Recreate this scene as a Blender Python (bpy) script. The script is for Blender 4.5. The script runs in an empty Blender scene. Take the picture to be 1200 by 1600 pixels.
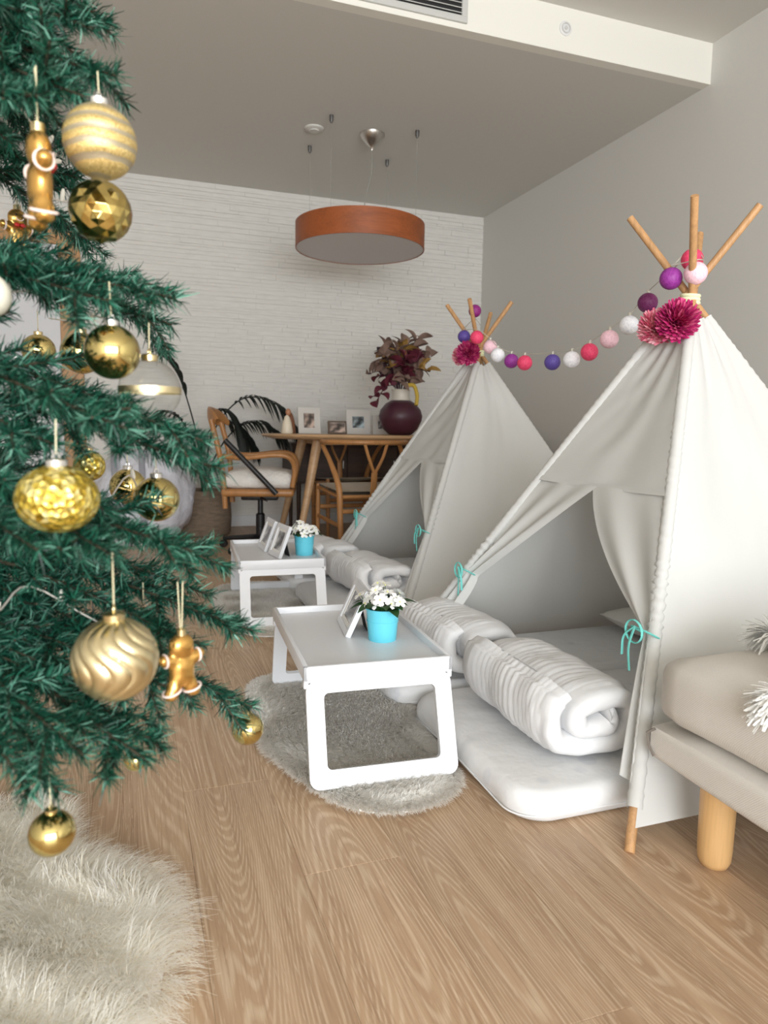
import bpy, bmesh, math, random
import numpy as np
from mathutils import Vector, Matrix, noise as mnoise

S = bpy.context.scene
COL = S.collection
PI = math.pi
rnd = random.Random(7)

# ------------------------------------------------------------------ camera
cam_d = bpy.data.cameras.new('camera')
cam = bpy.data.objects.new('camera', cam_d)
COL.objects.link(cam)
S.camera = cam
cam_d.sensor_fit = 'VERTICAL'
cam_d.sensor_height = 36.0
cam_d.lens = 36.0 * 1110 / 1600
cam_d.clip_start = 0.02
cam_d.dof.use_dof = True
cam_d.dof.focus_distance = 1.75
cam_d.dof.aperture_fstop = 5.6
_y = Vector((205 - 600, 800 - 663.7, -1110)).normalized()      # where the room's depth axis vanishes
_x = Vector((3750 - 600, 800 - 718, -1110)).normalized()       # where the room's width axis vanishes
_x = (_x - _y * _x.dot(_y)).normalized()
_z = _x.cross(_y)
cam.matrix_world = Matrix.Translation((0, 0, 0.82)) @ Matrix((_x, _y, _z)).to_4x4()

# ------------------------------------------------------------------ world, lights, exposure
w = bpy.data.worlds.new('world'); S.world = w; w.use_nodes = True
w.node_tree.nodes['Background'].inputs[0].default_value = (0.75, 0.85, 1.0, 1)
w.node_tree.nodes['Background'].inputs[1].default_value = 0.6
S.view_settings.view_transform = 'Standard'
S.view_settings.look = 'None'
S.view_settings.gamma = 1.0
S.view_settings.use_curve_mapping = False
S.view_settings.exposure = -0.45

ROOM = dict(x0=-2.6, x1=2.99, y0=-4.2, y1=5.9, lo=2.69, hi=2.897, by=3.265)
WIN = dict(x0=-2.45, x1=2.1, z0=0.12, z1=2.5)

def area(name, loc, rot, sx, sy, power, col):
    l = bpy.data.lights.new(name, 'AREA'); l.shape = 'RECTANGLE'; l.size = sx; l.size_y = sy
    l.energy = power; l.color = col
    o = bpy.data.objects.new(name, l); COL.objects.link(o); o.location = loc; o.rotation_euler = rot
    return o
# daylight falling through the large window behind the camera
area('window_daylight', ((WIN['x0'] + WIN['x1']) / 2, ROOM['y0'] - 0.12, (WIN['z0'] + WIN['z1']) / 2),
     (math.radians(90), 0, 0), WIN['x1'] - WIN['x0'], WIN['z1'] - WIN['z0'], 640, (0.92, 0.965, 1.0))

S.cycles.diffuse_bounces = 5
S.cycles.transparent_max_bounces = 16

# ------------------------------------------------------------------ helpers
def V(*a): return Vector(a)

class MB:
    def __init__(s): s.v = []; s.f = []
    def add(s, vs, fs):
        o = len(s.v); s.v.extend([tuple(p) for p in vs]); s.f.extend([tuple(i + o for i in f) for f in fs]); return s
    def rbox(s, c, size, r=0.0, seg=2, rot=None):
        bm = bmesh.new(); bmesh.ops.create_cube(bm, size=1.0)
        for v in bm.verts: v.co = Vector((v.co.x * size[0], v.co.y * size[1], v.co.z * size[2]))
        if r > 0: bmesh.ops.bevel(bm, geom=bm.edges[:], offset=r, segments=seg, profile=0.5, affect='EDGES')
        m = Matrix.Translation(c) @ (rot.to_4x4() if rot is not None else Matrix.Identity(4))
        bm.verts.index_update()
        s.add([m @ v.co for v in bm.verts], [[v.index for v in f.verts] for f in bm.faces]); bm.free(); return s
    def tube(s, path, r, n=8, caps=True, flat=1.0):
        P = [Vector(p) for p in path]; k = len(P)
        R = [r] * k if isinstance(r, (int, float)) else list(r)
        T = [(P[min(i + 1, k - 1)] - P[max(i - 1, 0)]).normalized() for i in range(k)]
        up = Vector((0, 0, 1)) if abs(T[0].z) < 0.9 else Vector((1, 0, 0))
        a = T[0].cross(up).normalized(); vs = []; fs = []
        for i in range(k):
            a = (a - T[i] * a.dot(T[i])).normalized(); b = T[i].cross(a)
            for j in range(n):
                t = 2 * PI * j / n
                vs.append(P[i] + a * math.cos(t) * R[i] + b * math.sin(t) * R[i] * flat)
        for i in range(k - 1):
            for j in range(n):
                fs.append((i * n + j, i * n + (j + 1) % n, (i + 1) * n + (j + 1) % n, (i + 1) * n + j))
        if caps: fs.append(tuple(range(n - 1, -1, -1))); fs.append(tuple((k - 1) * n + j for j in range(n)))
        return s.add(vs, fs)
    def lathe(s, prof, n=24, o=(0, 0, 0), caps=True, fn=None):
        vs = []; fs = []; k = len(prof); o = Vector(o)
        for (r, z) in prof:
            for j in range(n):
                t = 2 * PI * j / n; p = Vector((r * math.cos(t), r * math.sin(t), z))
                if fn: p = fn(p)
                vs.append(o + p)
        for i in range(k - 1):
            for j in range(n): fs.append((i * n + j, i * n + (j + 1) % n, (i + 1) * n + (j + 1) % n, (i + 1) * n + j))
        if caps:
            fs.append(tuple(range(n - 1, -1, -1))); fs.append(tuple((k - 1) * n + j for j in range(n)))
        return s.add(vs, fs)
    def sphere(s, c, r, nu=24, nv=14, fn=None):
        c = Vector(c); rr = r if hasattr(r, '__len__') else (r, r, r); vs = []; fs = []
        for i in range(nv + 1):
            ph = PI * i / nv
            for j in range(nu):
                t = 2 * PI * j / nu
                d = Vector((math.sin(ph) * math.cos(t), math.sin(ph) * math.sin(t), math.cos(ph)))
                k = fn(t, ph) if fn else 1.0
                vs.append(c + Vector((d.x * rr[0], d.y * rr[1], d.z * rr[2])) * k)
        for i in range(nv):
            for j in range(nu): fs.append((i * nu + j, (i + 1) * nu + j, (i + 1) * nu + (j + 1) % nu, i * nu + (j + 1) % nu))
        return s.add(vs, fs)
    def grid(s, fn, nu, nv, closed_u=False):
        vs = [fn(i / nu, j / nv) for j in range(nv + 1) for i in range(nu + (0 if closed_u else 1))]
        m = nu if closed_u else nu + 1; fs = []
        for j in range(nv):
            for i in range(nu): fs.append((j * m + i, j * m + (i + 1) % m, (j + 1) * m + (i + 1) % m, (j + 1) * m + i))
        return s.add(vs, fs)
    def ring_frame(s, outer, inner, thick, mat4):
        # two outlines with the same number of points (x, z): a flat frame with a hole
        n = len(outer); vs = []
        for y in (-thick / 2, thick / 2):
            vs += [mat4 @ Vector((x, y, z)) for x, z in outer] + [mat4 @ Vector((x, y, z)) for x, z in inner]
        fs = []
        for i in range(n):
            j = (i + 1) % n; a, b, c, d = i, j, n + j, n + i; e = 2 * n
            fs += [(a, b, c, d), (a + e, d + e, c + e, b + e), (a, a + e, b + e, b), (d, c, c + e, d + e)]
        return s.add(vs, fs)

def rrect(x0, x1, z0, z1, r, k=5, skew=0.0):
    pts = []
    for cx, cz, a0 in ((x1 - r, z1 - r, 0), (x0 + r, z1 - r, 90), (x0 + r, z0 + r, 180), (x1 - r, z0 + r, 270)):
        for i in range(k + 1):
            a = math.radians(a0 + 90 * i / k); x = cx + r * math.cos(a); z = cz + r * math.sin(a)
            pts.append((x * (1 + skew * (z - z0)), z))
    return pts

def mesh_from(name, mb, smooth=True, angle=40):
    me = bpy.data.meshes.new(name)
    if isinstance(mb, MB): me.from_pydata(mb.v, [], mb.f)
    else:
        v, f = mb; n = len(v); k = f.shape[1]
        me.vertices.add(n); me.vertices.foreach_set('co', np.asarray(v, dtype=np.float32).ravel())
        me.loops.add(f.size); me.loops.foreach_set('vertex_index', f.astype(np.int32).ravel())
        me.polygons.add(len(f)); me.polygons.foreach_set('loop_start', np.arange(0, f.size, k, dtype=np.int32))
        me.polygons.foreach_set('loop_total', np.full(len(f), k, dtype=np.int32)); me.update(calc_edges=True)
    me.validate()
    if smooth:
        me.polygons.foreach_set('use_smooth', np.ones(len(me.polygons), dtype=bool))
        me.set_sharp_from_angle(angle=math.radians(angle))
    return me

def tag(o, label=None, cat=None, group=None, kind=None):
    if label: o['label'] = label
    if cat: o['category'] = cat
    if group: o['group'] = group
    if kind: o['kind'] = kind
    return o

def obj(name, mb, mat, parent=None, origin=None, local=False, smooth=True, angle=40, kind=None):
    """one mesh object; vertices in world space unless local (then in the parent's space)"""
    if not local:
        o_ = Vector(origin) if origin is not None else (parent_world(parent) if parent else Vector((0, 0, 0)))
        if isinstance(mb, MB): mb.v = [(p[0] - o_.x, p[1] - o_.y, p[2] - o_.z) for p in mb.v]
        else: mb = (np.asarray(mb[0]) - np.array(o_), mb[1])
    me = mesh_from(name, mb, smooth, angle)
    if mat is not None: me.materials.append(mat)
    o = bpy.data.objects.new(name, me); COL.objects.link(o)
    if not local and parent is None: o.location = o_
    if parent: o.parent = parent
    if kind: o['kind'] = kind
    return o

def parent_world(p):
    v = Vector((0, 0, 0))
    while p is not None: v = v + p.location; p = p.parent
    return v

def thing(name, label, cat, loc=(0, 0, 0), rotz=0.0, group=None):
    o = bpy.data.objects.new(name, None); COL.objects.link(o); o.empty_display_size = 0.05
    o.location = loc; o.rotation_euler = (0, 0, rotz)
    return tag(o, label, cat, group)

def smoothpath(pts, n=6):
    """Catmull-Rom through the points"""
    P = [Vector(p) for p in pts]; P = [P[0] * 2 - P[1]] + P + [P[-1] * 2 - P[-2]]; out = []
    for i in range(1, len(P) - 2):
        for k in range(n):
            t = k / n; a, b, c, d = P[i - 1], P[i], P[i + 1], P[i + 2]
            out.append(0.5 * ((2 * b) + (c - a) * t + (2 * a - 5 * b + 4 * c - d) * t * t + (3 * b - a - 3 * c + d) * t ** 3))
    out.append(P[-2]); return out

# ------------------------------------------------------------------ materials
def lin(r, g, b):
    f = lambda c: (c / 255 / 12.92) if c / 255 <= 0.04045 else ((c / 255 + 0.055) / 1.055) ** 2.4
    return (f(r), f(g), f(b), 1)

class NT:
    def __init__(s, name):
        s.m = bpy.data.materials.new(name); s.m.use_nodes = True; s.t = s.m.node_tree; s.n = s.t.nodes
        s.b = s.n['Principled BSDF']
    def node(s, kind, **k):
        n = s.n.new(kind)
        for a, b in k.items(): setattr(n, a, b)
        return n
    def link(s, a, b): s.t.links.new(a, b)
    def inp(s, n, i, v):
        if hasattr(v, 'is_linked') or isinstance(v, bpy.types.NodeSocket): s.link(v, n.inputs[i])
        else: n.inputs[i].default_value = v
    def coord(s, which='Object', scale=(1, 1, 1), rand=False):
        tc = s.node('ShaderNodeTexCoord'); out = tc.outputs[which]
        mp = s.node('ShaderNodeMapping'); s.link(out, mp.inputs[0]); mp.inputs['Scale'].default_value = scale
        if rand:
            oi = s.node('ShaderNodeObjectInfo'); mu = s.node('ShaderNodeMath', operation='MULTIPLY'); mu.inputs[1].default_value = 57.0
            s.link(oi.outputs['Random'], mu.inputs[0]); cb = s.node('ShaderNodeCombineXYZ')
            for i in range(3): s.link(mu.outputs[0], cb.inputs[i])
            s.link(cb.outputs[0], mp.inputs['Location'])
        return mp.outputs[0]
    def noise(s, vec, scale, detail=3, rough=0.5, dist=0.0):
        n = s.node('ShaderNodeTexNoise'); s.link(vec, n.inputs['Vector'])
        n.inputs['Scale'].default_value = scale; n.inputs['Detail'].default_value = detail
        n.inputs['Roughness'].default_value = rough; n.inputs['Distortion'].default_value = dist
        return n.outputs[0]
    def ramp(s, fac, stops):
        r = s.node('ShaderNodeValToRGB'); e = r.color_ramp.elements
        while len(e) < len(stops): e.new(0.5)
        for i, (p, c) in enumerate(stops): e[i].position = p; e[i].color = c if len(c) == 4 else (*c, 1)
        s.link(fac, r.inputs[0]); return r.outputs[0]
    def mix(s, fac, a, b, mode='MIX'):
        n = s.node('ShaderNodeMix', data_type='RGBA', blend_type=mode)
        s.inp(n, 0, fac); s.inp(n, 6, a); s.inp(n, 7, b); return n.outputs[2]
    def math(s, op, a, b=0.0):
        n = s.node('ShaderNodeMath', operation=op); s.inp(n, 0, a); s.inp(n, 1, b); return n.outputs[0]
    def bump(s, h, strength, dist=0.01):
        n = s.node('ShaderNodeBump'); n.inputs['Strength'].default_value = strength; n.inputs['Distance'].default_value = dist
        s.link(h, n.inputs['Height']); s.link(n.outputs[0], s.b.inputs['Normal'])
    def col(s, c): s.inp(s.b, 'Base Color', c)

def M(name, c, rough=0.6, metal=0.0, var=None, bump=None, sheen=0.0, spec=None, coord='Object', rand=False):
    t = NT(name); t.b.inputs['Roughness'].default_value = rough; t.b.inputs['Metallic'].default_value = metal
    c = c if len(c) == 4 else (*c, 1)
    if spec is not None: t.b.inputs['Specular IOR Level'].default_value = spec
    if sheen: t.b.inputs['Sheen Weight'].default_value = sheen
    if var:                                                 # (scale, amount)
        sc = var[0] if hasattr(var[0], '__len__') else (var[0],) * 3
        n = t.noise(t.coord(coord, sc, rand), 1.0, 4)
        lo = tuple(x * (1 - var[1]) for x in c[:3]); hi = tuple(min(1, x * (1 + var[1] * 0.6)) for x in c[:3])
        t.col(t.ramp(n, [(0.3, lo), (0.7, hi)]))
    else: t.col(c)
    if bump:                                                # (scale, strength, distance)
        sc = bump[0] if hasattr(bump[0], '__len__') else (bump[0],) * 3
        t.bump(t.noise(t.coord(coord, sc, rand), 1.0, 3), bump[1], bump[2])
    return t.m

def wood(name, c, dark=0.6, axis=2, scale=14, rough=0.45, lines=40, rand=False):
    t = NT(name); t.b.inputs['Roughness'].default_value = rough
    sc = [scale] * 3; sc[axis] = scale * 0.08
    f = t.noise(t.coord('Object', sc, rand), 1.0, 2)
    g = t.math('SINE', t.math('MULTIPLY', f, lines))
    sc2 = [scale * 12] * 3; sc2[axis] = scale * 0.6
    h = t.noise(t.coord('Object', sc2, rand), 1.0, 2)
    k = t.math('ADD', t.math('MULTIPLY', g, 0.18), h)
    d = tuple(x * dark for x in c[:3])
    t.col(t.ramp(k, [(0.2, d), (0.75, c[:3])]))
    t.bump(k, 0.12, 0.002)
    return t.m

def make_floor_mat():
    t = NT('limed_oak'); t.b.inputs['Roughness'].default_value = 0.42
    f = t.noise(t.coord('Object', (6.0, 0.55, 1), True), 1.0, 1.2, 0.35, 0.2)
    g = t.math('SINE', t.math('MULTIPLY', f, 420.0))
    fine = t.noise(t.coord('Object', (260, 5.0, 1), True), 1.0, 3, 0.6)
    mid = t.noise(t.coord('Object', (30, 1.2, 1), True), 1.0, 3)
    pores = t.noise(t.coord('Object', (420, 22, 1), True), 1.0, 2, 0.6)
    base = t.ramp(mid, [(0.3, lin(170, 139, 109)), (0.72, lin(196, 166, 135))])
    k = t.math('MULTIPLY', t.math('MULTIPLY', t.math('ADD', g, 1.0), 0.5), fine)
    c = t.mix(t.ramp(k, [(0.22, (0, 0, 0)), (0.66, (0.62, 0.62, 0.62))]), base, lin(224, 203, 175))
    c = t.mix(t.ramp(fine, [(0.3, (0.4, 0.4, 0.4)), (0.48, (0, 0, 0))]), c, lin(138, 104, 78))
    c = t.mix(t.ramp(pores, [(0.60, (0, 0, 0)), (0.72, (0.5, 0.5, 0.5))]), c, lin(226, 204, 178))
    oi = t.node('ShaderNodeObjectInfo')
    hv = t.node('ShaderNodeHueSaturation'); t.link(c, hv.inputs['Color'])
    t.link(t.math('ADD', t.math('MULTIPLY', oi.outputs['Random'], 0.14), 0.93), hv.inputs['Value'])
    t.col(hv.outputs[0]); t.bump(k, 0.15, 0.0015)
    return t.m

def fabric(name, c, weave=900, strength=0.12, var=0.04, big=6.0, bigd=0.0, trans=0.0):
    t = NT(name); t.b.inputs['Roughness'].default_value = 0.9; t.b.inputs['Specular IOR Level'].default_value = 0.15
    n = t.noise(t.coord('Object', (big,) * 3), 1.0, 3)
    t.col(t.ramp(n, [(0.3, tuple(x * (1 - var) for x in c[:3])), (0.7, c[:3])]))
    h = t.noise(t.coord('Object', (weave,) * 3), 1.0, 1)
    t.bump(h, strength, 0.001)
    if trans:
        tr = t.node('ShaderNodeBsdfTranslucent'); tr.inputs[0].default_value = c
        mx = t.node('ShaderNodeMixShader'); mx.inputs[0].default_value = trans
        t.link(t.b.outputs[0], mx.inputs[1]); t.link(tr.outputs[0], mx.inputs[2])
        t.link(mx.outputs[0], t.n['Material Output'].inputs[0])
    return t.m

def island(name, stops, rough=0.5, spec=0.3, trans=0.0):
    t = NT(name); g = t.node('ShaderNodeNewGeometry'); t.col(t.ramp(g.outputs['Random Per Island'], stops))
    t.b.inputs['Roughness'].default_value = rough; t.b.inputs['Specular IOR Level'].default_value = spec
    if trans:
        tr = t.node('ShaderNodeBsdfTranslucent'); t.link(t.b.inputs['Base Color'].links[0].from_socket, tr.inputs[0])
        mx = t.node('ShaderNodeMixShader'); mx.inputs[0].default_value = trans
        t.link(t.b.outputs[0], mx.inputs[1]); t.link(tr.outputs[0], mx.inputs[2]); t.link(mx.outputs[0], t.n['Material Output'].inputs[0])
    return t.m

MAT = {}
MAT['wall'] = M('wall_paint', lin(212, 210, 205), 0.85, bump=(350, 0.04, 0.001))
MAT['ceiling'] = M('ceiling_paint', lin(210, 208, 202), 0.9)
MAT['bulkhead'] = M('bulkhead_paint', lin(232, 230, 221), 0.85)
MAT['slip'] = M('stone_slip_white', lin(224, 221, 215), 0.8, var=((9, 9, 60), 0.06), bump=((14, 14, 150), 0.5, 0.004))
MAT['oak'] = make_floor_mat()
MAT['white_trim'] = M('white_trim', lin(222, 222, 222), 0.5)
MAT['door_white'] = M('door_white', lin(214, 214, 216), 0.45)
MAT['casing'] = wood('casing_wood', lin(186, 138, 84), 0.8, 2, 12)
MAT['steel'] = M('brushed_steel', (0.55, 0.53, 0.5), 0.28, 1.0)
MAT['silver'] = M('silver_cap', (0.85, 0.85, 0.84), 0.22, 1.0)
MAT['black'] = M('black_plastic', (0.012, 0.012, 0.013), 0.4)
MAT['dark'] = M('dark_void', (0.02, 0.02, 0.02), 0.9)
MAT['white_lacquer'] = M('white_lacquer', lin(223, 224, 227), 0.38)
MAT['vent_grey'] = M('vent_grey', lin(196, 196, 192), 0.5)
# ------------------------------------------------------------------ the room
R_ = ROOM
def struct(name, mb, mat, **k):
    o = obj(name, mb, mat, **k); o['kind'] = 'structure'; return o

floor = struct('floor', MB().rbox(((R_['x0'] + R_['x1']) / 2, (R_['y0'] + R_['y1']) / 2, -0.06), (R_['x1'] - R_['x0'] + 0.4, R_['y1'] - R_['y0'] + 0.4, 0.096)), M('subfloor', lin(110, 84, 62), 0.8), smooth=False)
PW, PL = 0.19, 1.38
pm = mesh_from('plank', MB().rbox((0, 0, -0.006), (PW - 0.0003, PL - 0.0005, 0.012), 0.0006, 1), smooth=False)
pm.materials.append(MAT['oak'])
joints = {0: 1.577, 1: 1.198, 2: 0.757}
k = -14
while 0.09 + k * PW < R_['x1'] - 0.02:
    xc = 0.09 + (k + 0.5) * PW
    ye = joints.get(k, 1.577 - (k * 0.43) % PL)
    while ye > R_['y0'] - 0.2: ye -= PL
    while ye < R_['y1'] - 0.05:
        o = bpy.data.objects.new('plank', pm); COL.objects.link(o)
        o.location = (xc, ye + PL / 2, 0); o.parent = floor
        if k in joints or True: o.rotation_euler = (0, 0, PI if rnd.random() < 0.5 else 0)
        ye += PL
    k += 1
for c_ in floor.children: c_.matrix_parent_inverse = Matrix.Identity(4)
# floor slab mesh sits at the world origin, so its children share world coordinates
T = 0.2
struct('wall_right', MB().rbox((R_['x1'] + T / 2, (R_['y0'] + R_['y1']) / 2, 1.45), (T, R_['y1'] - R_['y0'] + 2 * T, 3.0)), MAT['wall'], smooth=False)
struct('wall_left', MB().rbox((R_['x0'] - T / 2, (R_['y0'] + R_['y1']) / 2, 1.45), (T, R_['y1'] - R_['y0'] + 2 * T, 3.0)), MAT['wall'], smooth=False)
# wall behind the camera with its window opening
wf = MB(); yc = R_['y0'] - T / 2; W_ = WIN
wf.rbox(((R_['x0'] + W_['x0']) / 2, yc, 1.45), (W_['x0'] - R_['x0'], T, 3.0)).rbox(((R_['x1'] + W_['x1']) / 2, yc, 1.45), (R_['x1'] - W_['x1'], T, 3.0))
wf.rbox(((W_['x0'] + W_['x1']) / 2, yc, (W_['z1'] + 2.95) / 2), (W_['x1'] - W_['x0'], T, 2.95 - W_['z1']))
wf.rbox(((W_['x0'] + W_['x1']) / 2, yc, W_['z0'] / 2 - 0.03), (W_['x1'] - W_['x0'], T, W_['z0'] + 0.06))
struct('wall_front', wf, MAT['wall'], smooth=False)
wn = tag(thing('window_1', 'wide white framed window of four casements', 'window', (0, 0, 0)), kind='structure')
wfm = MB(); n_ = 4
for i in range(n_ + 1):
    x = W_['x0'] + (W_['x1'] - W_['x0']) * i / n_; wfm.rbox((x, R_['y0'] - 0.05, (W_['z0'] + W_['z1']) / 2), (0.05, 0.06, W_['z1'] - W_['z0']))
for z in (W_['z0'], W_['z1']): wfm.rbox(((W_['x0'] + W_['x1']) / 2, R_['y0'] - 0.05, z), (W_['x1'] - W_['x0'], 0.06, 0.05))
obj('window_frame', wfm, MAT['white_trim'], wn, smooth=False)

# back wall with white stone slips
DX0, DX1, DZ = -1.33, -0.475, 2.12
wb = struct('wall_back', MB().rbox(((R_['x0'] + R_['x1']) / 2, R_['y1'] + T / 2, 1.45), (R_['x1'] - R_['x0'] + 2 * T, T, 3.0)), MAT['slip'], smooth=False)
sl = MB(); z = 0.0; rs = random.Random(3)
while z < R_['lo'] + 0.02:
    h = rs.uniform(0.018, 0.05); x = R_['x0'] - rs.random() * 0.3
    while x < R_['x1']:
        l = rs.uniform(0.12, 0.55); a, b = x, min(x + l, R_['x1'])
        if not (a < DX1 + 0.17 and b > DX0 - 0.17 and z < DZ + 0.17):
            d = rs.uniform(0.004, 0.009); tl = rs.uniform(-0.0015, 0.0015)
            y0 = R_['y1'] - d; e = 0.0007
            vs = [(a + e, R_['y1'], z + e), (b - e, R_['y1'], z + e), (b - e, R_['y1'], z + h - e), (a + e, R_['y1'], z + h - e),
                  (a + e, y0 + tl, z + e), (b - e, y0 - tl, z + e), (b - e, y0 - tl + 0.002, z + h - e), (a + e, y0 + tl + 0.002, z + h - e)]
            sl.add(vs, [(4, 5, 6, 7), (0, 1, 5, 4), (1, 2, 6, 5), (2, 3, 7, 6), (3, 0, 4, 7)])
        x += l
    z += h
so = obj('stone_slips', sl, MAT['slip'], wb, smooth=False, kind='stuff')
struct('ceiling_low', MB().rbox(((R_['x0'] + R_['x1']) / 2, (R_['by'] + 0.06 + R_['y1']) / 2, R_['lo'] + 0.1), (R_['x1'] - R_['x0'], R_['y1'] - R_['by'] - 0.06, 0.2)), MAT['ceiling'], smooth=False)
struct('ceiling_high', MB().rbox(((R_['x0'] + R_['x1']) / 2, (R_['y0'] + R_['by']) / 2, R_['hi'] + 0.1), (R_['x1'] - R_['x0'], R_['by'] - R_['y0'] + 0.3, 0.2)), MAT['ceiling'], smooth=False)
struct('beam_face', MB().rbox(((R_['x0'] + R_['x1']) / 2, R_['by'] + 0.03, (R_['lo'] + R_['hi']) / 2), (R_['x1'] - R_['x0'], 0.06, R_['hi'] - R_['lo'])), MAT['bulkhead'], smooth=False)
bb = MB(); bb.rbox(((DX1 + 0.16 + R_['x1']) / 2, R_['y1'] - 0.012, 0.045), (R_['x1'] - DX1 - 0.16, 0.012, 0.09), 0.003, 1)
struct('baseboard_back', bb, MAT['white_trim'], smooth=False)
struct('baseboard_right', MB().rbox((R_['x1'] - 0.006, (R_['y0'] + R_['y1']) / 2, 0.045), (0.012, R_['y1'] - R_['y0'], 0.09), 0.003, 1), MAT['white_trim'], smooth=False)

# door with wooden casing at the left end of the back wall
dr = tag(thing('door_1', 'white door in a light wooden casing on the back wall', 'door', (DX0, R_['y1'], 0)), kind='structure')
obj('door_leaf', MB().rbox(((DX0 + DX1) / 2, R_['y1'] - 0.012, DZ / 2), (DX1 - DX0, 0.024, DZ), 0.002, 1), MAT['door_white'], dr, smooth=False)
for xa, xb, za, zb in ((DX1, DX1 + 0.15, 0, DZ), (DX0 - 0.15, DX0, 0, DZ), (DX0 - 0.15, DX1 + 0.15, DZ, DZ + 0.1)):
    obj('door_casing', MB().rbox(((xa + xb) / 2, R_['y1'] - 0.02, (za + zb) / 2), (xb - xa, 0.04, zb - za), 0.003, 1), MAT['casing'], dr, smooth=False)
hd = MB().lathe([(0.024, 0), (0.024, 0.008)], 16, (-0.78, 0, 0)); hd.v = [(x, R_['y1'] - 0.024 - z, 1.28 + y) for x, y, z in hd.v]
hd.tube([(-0.78, R_['y1'] - 0.03, 1.28), (-0.78, R_['y1'] - 0.075, 1.28), (-0.68, R_['y1'] - 0.078, 1.28)], 0.009, 8)
obj('door_handle', hd, MAT['steel'], dr)
for z in (0.25, 1.2, 1.95):
    obj('door_hinge', MB().tube([(DX1 - 0.004, R_['y1'] - 0.03, z - 0.05), (DX1 - 0.004, R_['y1'] - 0.03, z + 0.05)], 0.007, 8), MAT['steel'], dr)

# air vent and sensor on the bulkhead, detector on the ceiling
by = R_['by']
vt = thing('air_vent', 'grey louvred air conditioning grille in the white bulkhead', 'vent', (1.0, by, 2.79))
fr = MB(); X0, X1, Z0, Z1 = 0.45, 1.535, 2.715, 2.885
for xa, xb, za, zb in ((X0, X1, Z0, Z0 + 0.03), (X0, X1, Z1 - 0.03, Z1), (X0, X0 + 0.03, Z0 + 0.03, Z1 - 0.03), (X1 - 0.03, X1, Z0 + 0.03, Z1 - 0.03)):
    fr.rbox(((xa + xb) / 2, by - 0.006, (za + zb) / 2), (xb - xa, 0.014, zb - za), 0.002, 1)
obj('frame', fr, MAT['vent_grey'], vt, smooth=False)
obj('backing', MB().rbox(((X0 + X1) / 2, by - 0.001, (Z0 + Z1) / 2), (X1 - X0 - 0.05, 0.003, Z1 - Z0 - 0.05)), MAT['dark'], vt, smooth=False)
for i in range(5):
    z = Z0 + 0.041 + i * 0.022
    obj('slat', MB().rbox(((X0 + X1) / 2, by - 0.009, z), (X1 - X0 - 0.06, 0.009, 0.003), 0, rot=Matrix.Rotation(math.radians(20), 3, 'X')), MAT['vent_grey'], vt, smooth=False)
sn = thing('wall_sensor', 'small round white sensor on the bulkhead face', 'sensor', (2.072, by, 2.798))
def facing(prof, loc, n=24, caps=True):                        # a lathe turned to face the camera side of the room
    m = MB().lathe(prof, n, caps=caps); m.v = [(loc[0] + x, loc[1] - z, loc[2] + y) for x, y, z in m.v]; return m
obj('sensor_plate', facing([(0.034, 0), (0.034, 0.006), (0.03, 0.008)], (2.072, by, 2.798)), MAT['white_trim'], sn)
obj('sensor_ring', facing([(0.024, 0.008), (0.024, 0.012), (0.02, 0.012), (0.02, 0.008)], (2.072, by, 2.798), caps=False), MAT['vent_grey'], sn)
obj('sensor_button', facing([(0.008, 0.008), (0.008, 0.013), (0.003, 0.015)], (2.072, by, 2.798)), MAT['vent_grey'], sn)
sd = thing('ceiling_disc', 'flat round white cover plate on the ceiling near the lamp wires', 'cover plate', (1.131, 4.603, 2.69))
obj('plate', MB().lathe([(0.06, 0), (0.06, -0.008), (0.05, -0.014)], 24, (1.131, 4.603, 2.69)), MAT['ceiling'], sd)
obj('centre_cap', MB().lathe([(0.03, -0.014), (0.03, -0.02)], 20, (1.131, 4.603, 2.69)), MAT['ceiling'], sd)

# pendant lamp
LX, LY, LZ, LR, LH = 1.455, 4.65, 1.99, 0.425, 0.158
pl_ = thing('pendant_lamp', 'wide drum pendant lamp with wood veneer shade and white diffuser', 'lamp', (LX, LY, LZ))
MAT['veneer'] = wood('lamp_veneer', lin(158, 84, 40), 0.72, 0, 8, 0.5, 18)
obj('lamp_shade', MB().lathe([(LR, 0), (LR, LH), (LR - 0.006, LH), (LR - 0.006, 0), (LR, 0)], 64, (LX, LY, LZ), caps=False), MAT['veneer'], pl_)
obj('diffuser', MB().lathe([(0.002, 0.003), (LR - 0.006, 0.003), (LR - 0.006, 0.008), (0.002, 0.008)], 64, (LX, LY, LZ)), M('diffuser_white', lin(222, 220, 222), 0.6), pl_)
cn = obj('ceiling_canopy', MB().lathe([(0.082, 0), (0.08, -0.012), (0.06, -0.035), (0.035, -0.062), (0.014, -0.078), (0.008, -0.1)], 28, (1.5, 4.56, 2.69)), MAT['steel'], pl_)
MAT['dark_steel'] = M('dark_steel', (0.12, 0.115, 0.11), 0.45, 0.6)
MAT['wire'] = M('clear_wire', lin(150, 148, 140), 0.4)
obj('lamp_cord', MB().tube(smoothpath([(1.5, 4.56, 2.6), (1.5, 4.57, 2.45), (1.475, 4.62, 2.28), (1.46, 4.64, LZ + 0.05)]), 0.003, 6), MAT['wire'], pl_)
for x, y in ((1.183, 4.384), (1.172, 4.893), (1.747, 4.399), (1.737, 4.935)):
    a = obj('wire_anchor', MB().lathe([(0.013, 0), (0.012, -0.03), (0.006, -0.045)], 12, (x, y, 2.69)), MAT['dark_steel'], pl_)
    obj('suspension_wire', MB().tube([(x, y, 2.65), (x, y, LZ + 0.02)], 0.0009, 5), MAT['wire'], a)
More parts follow.
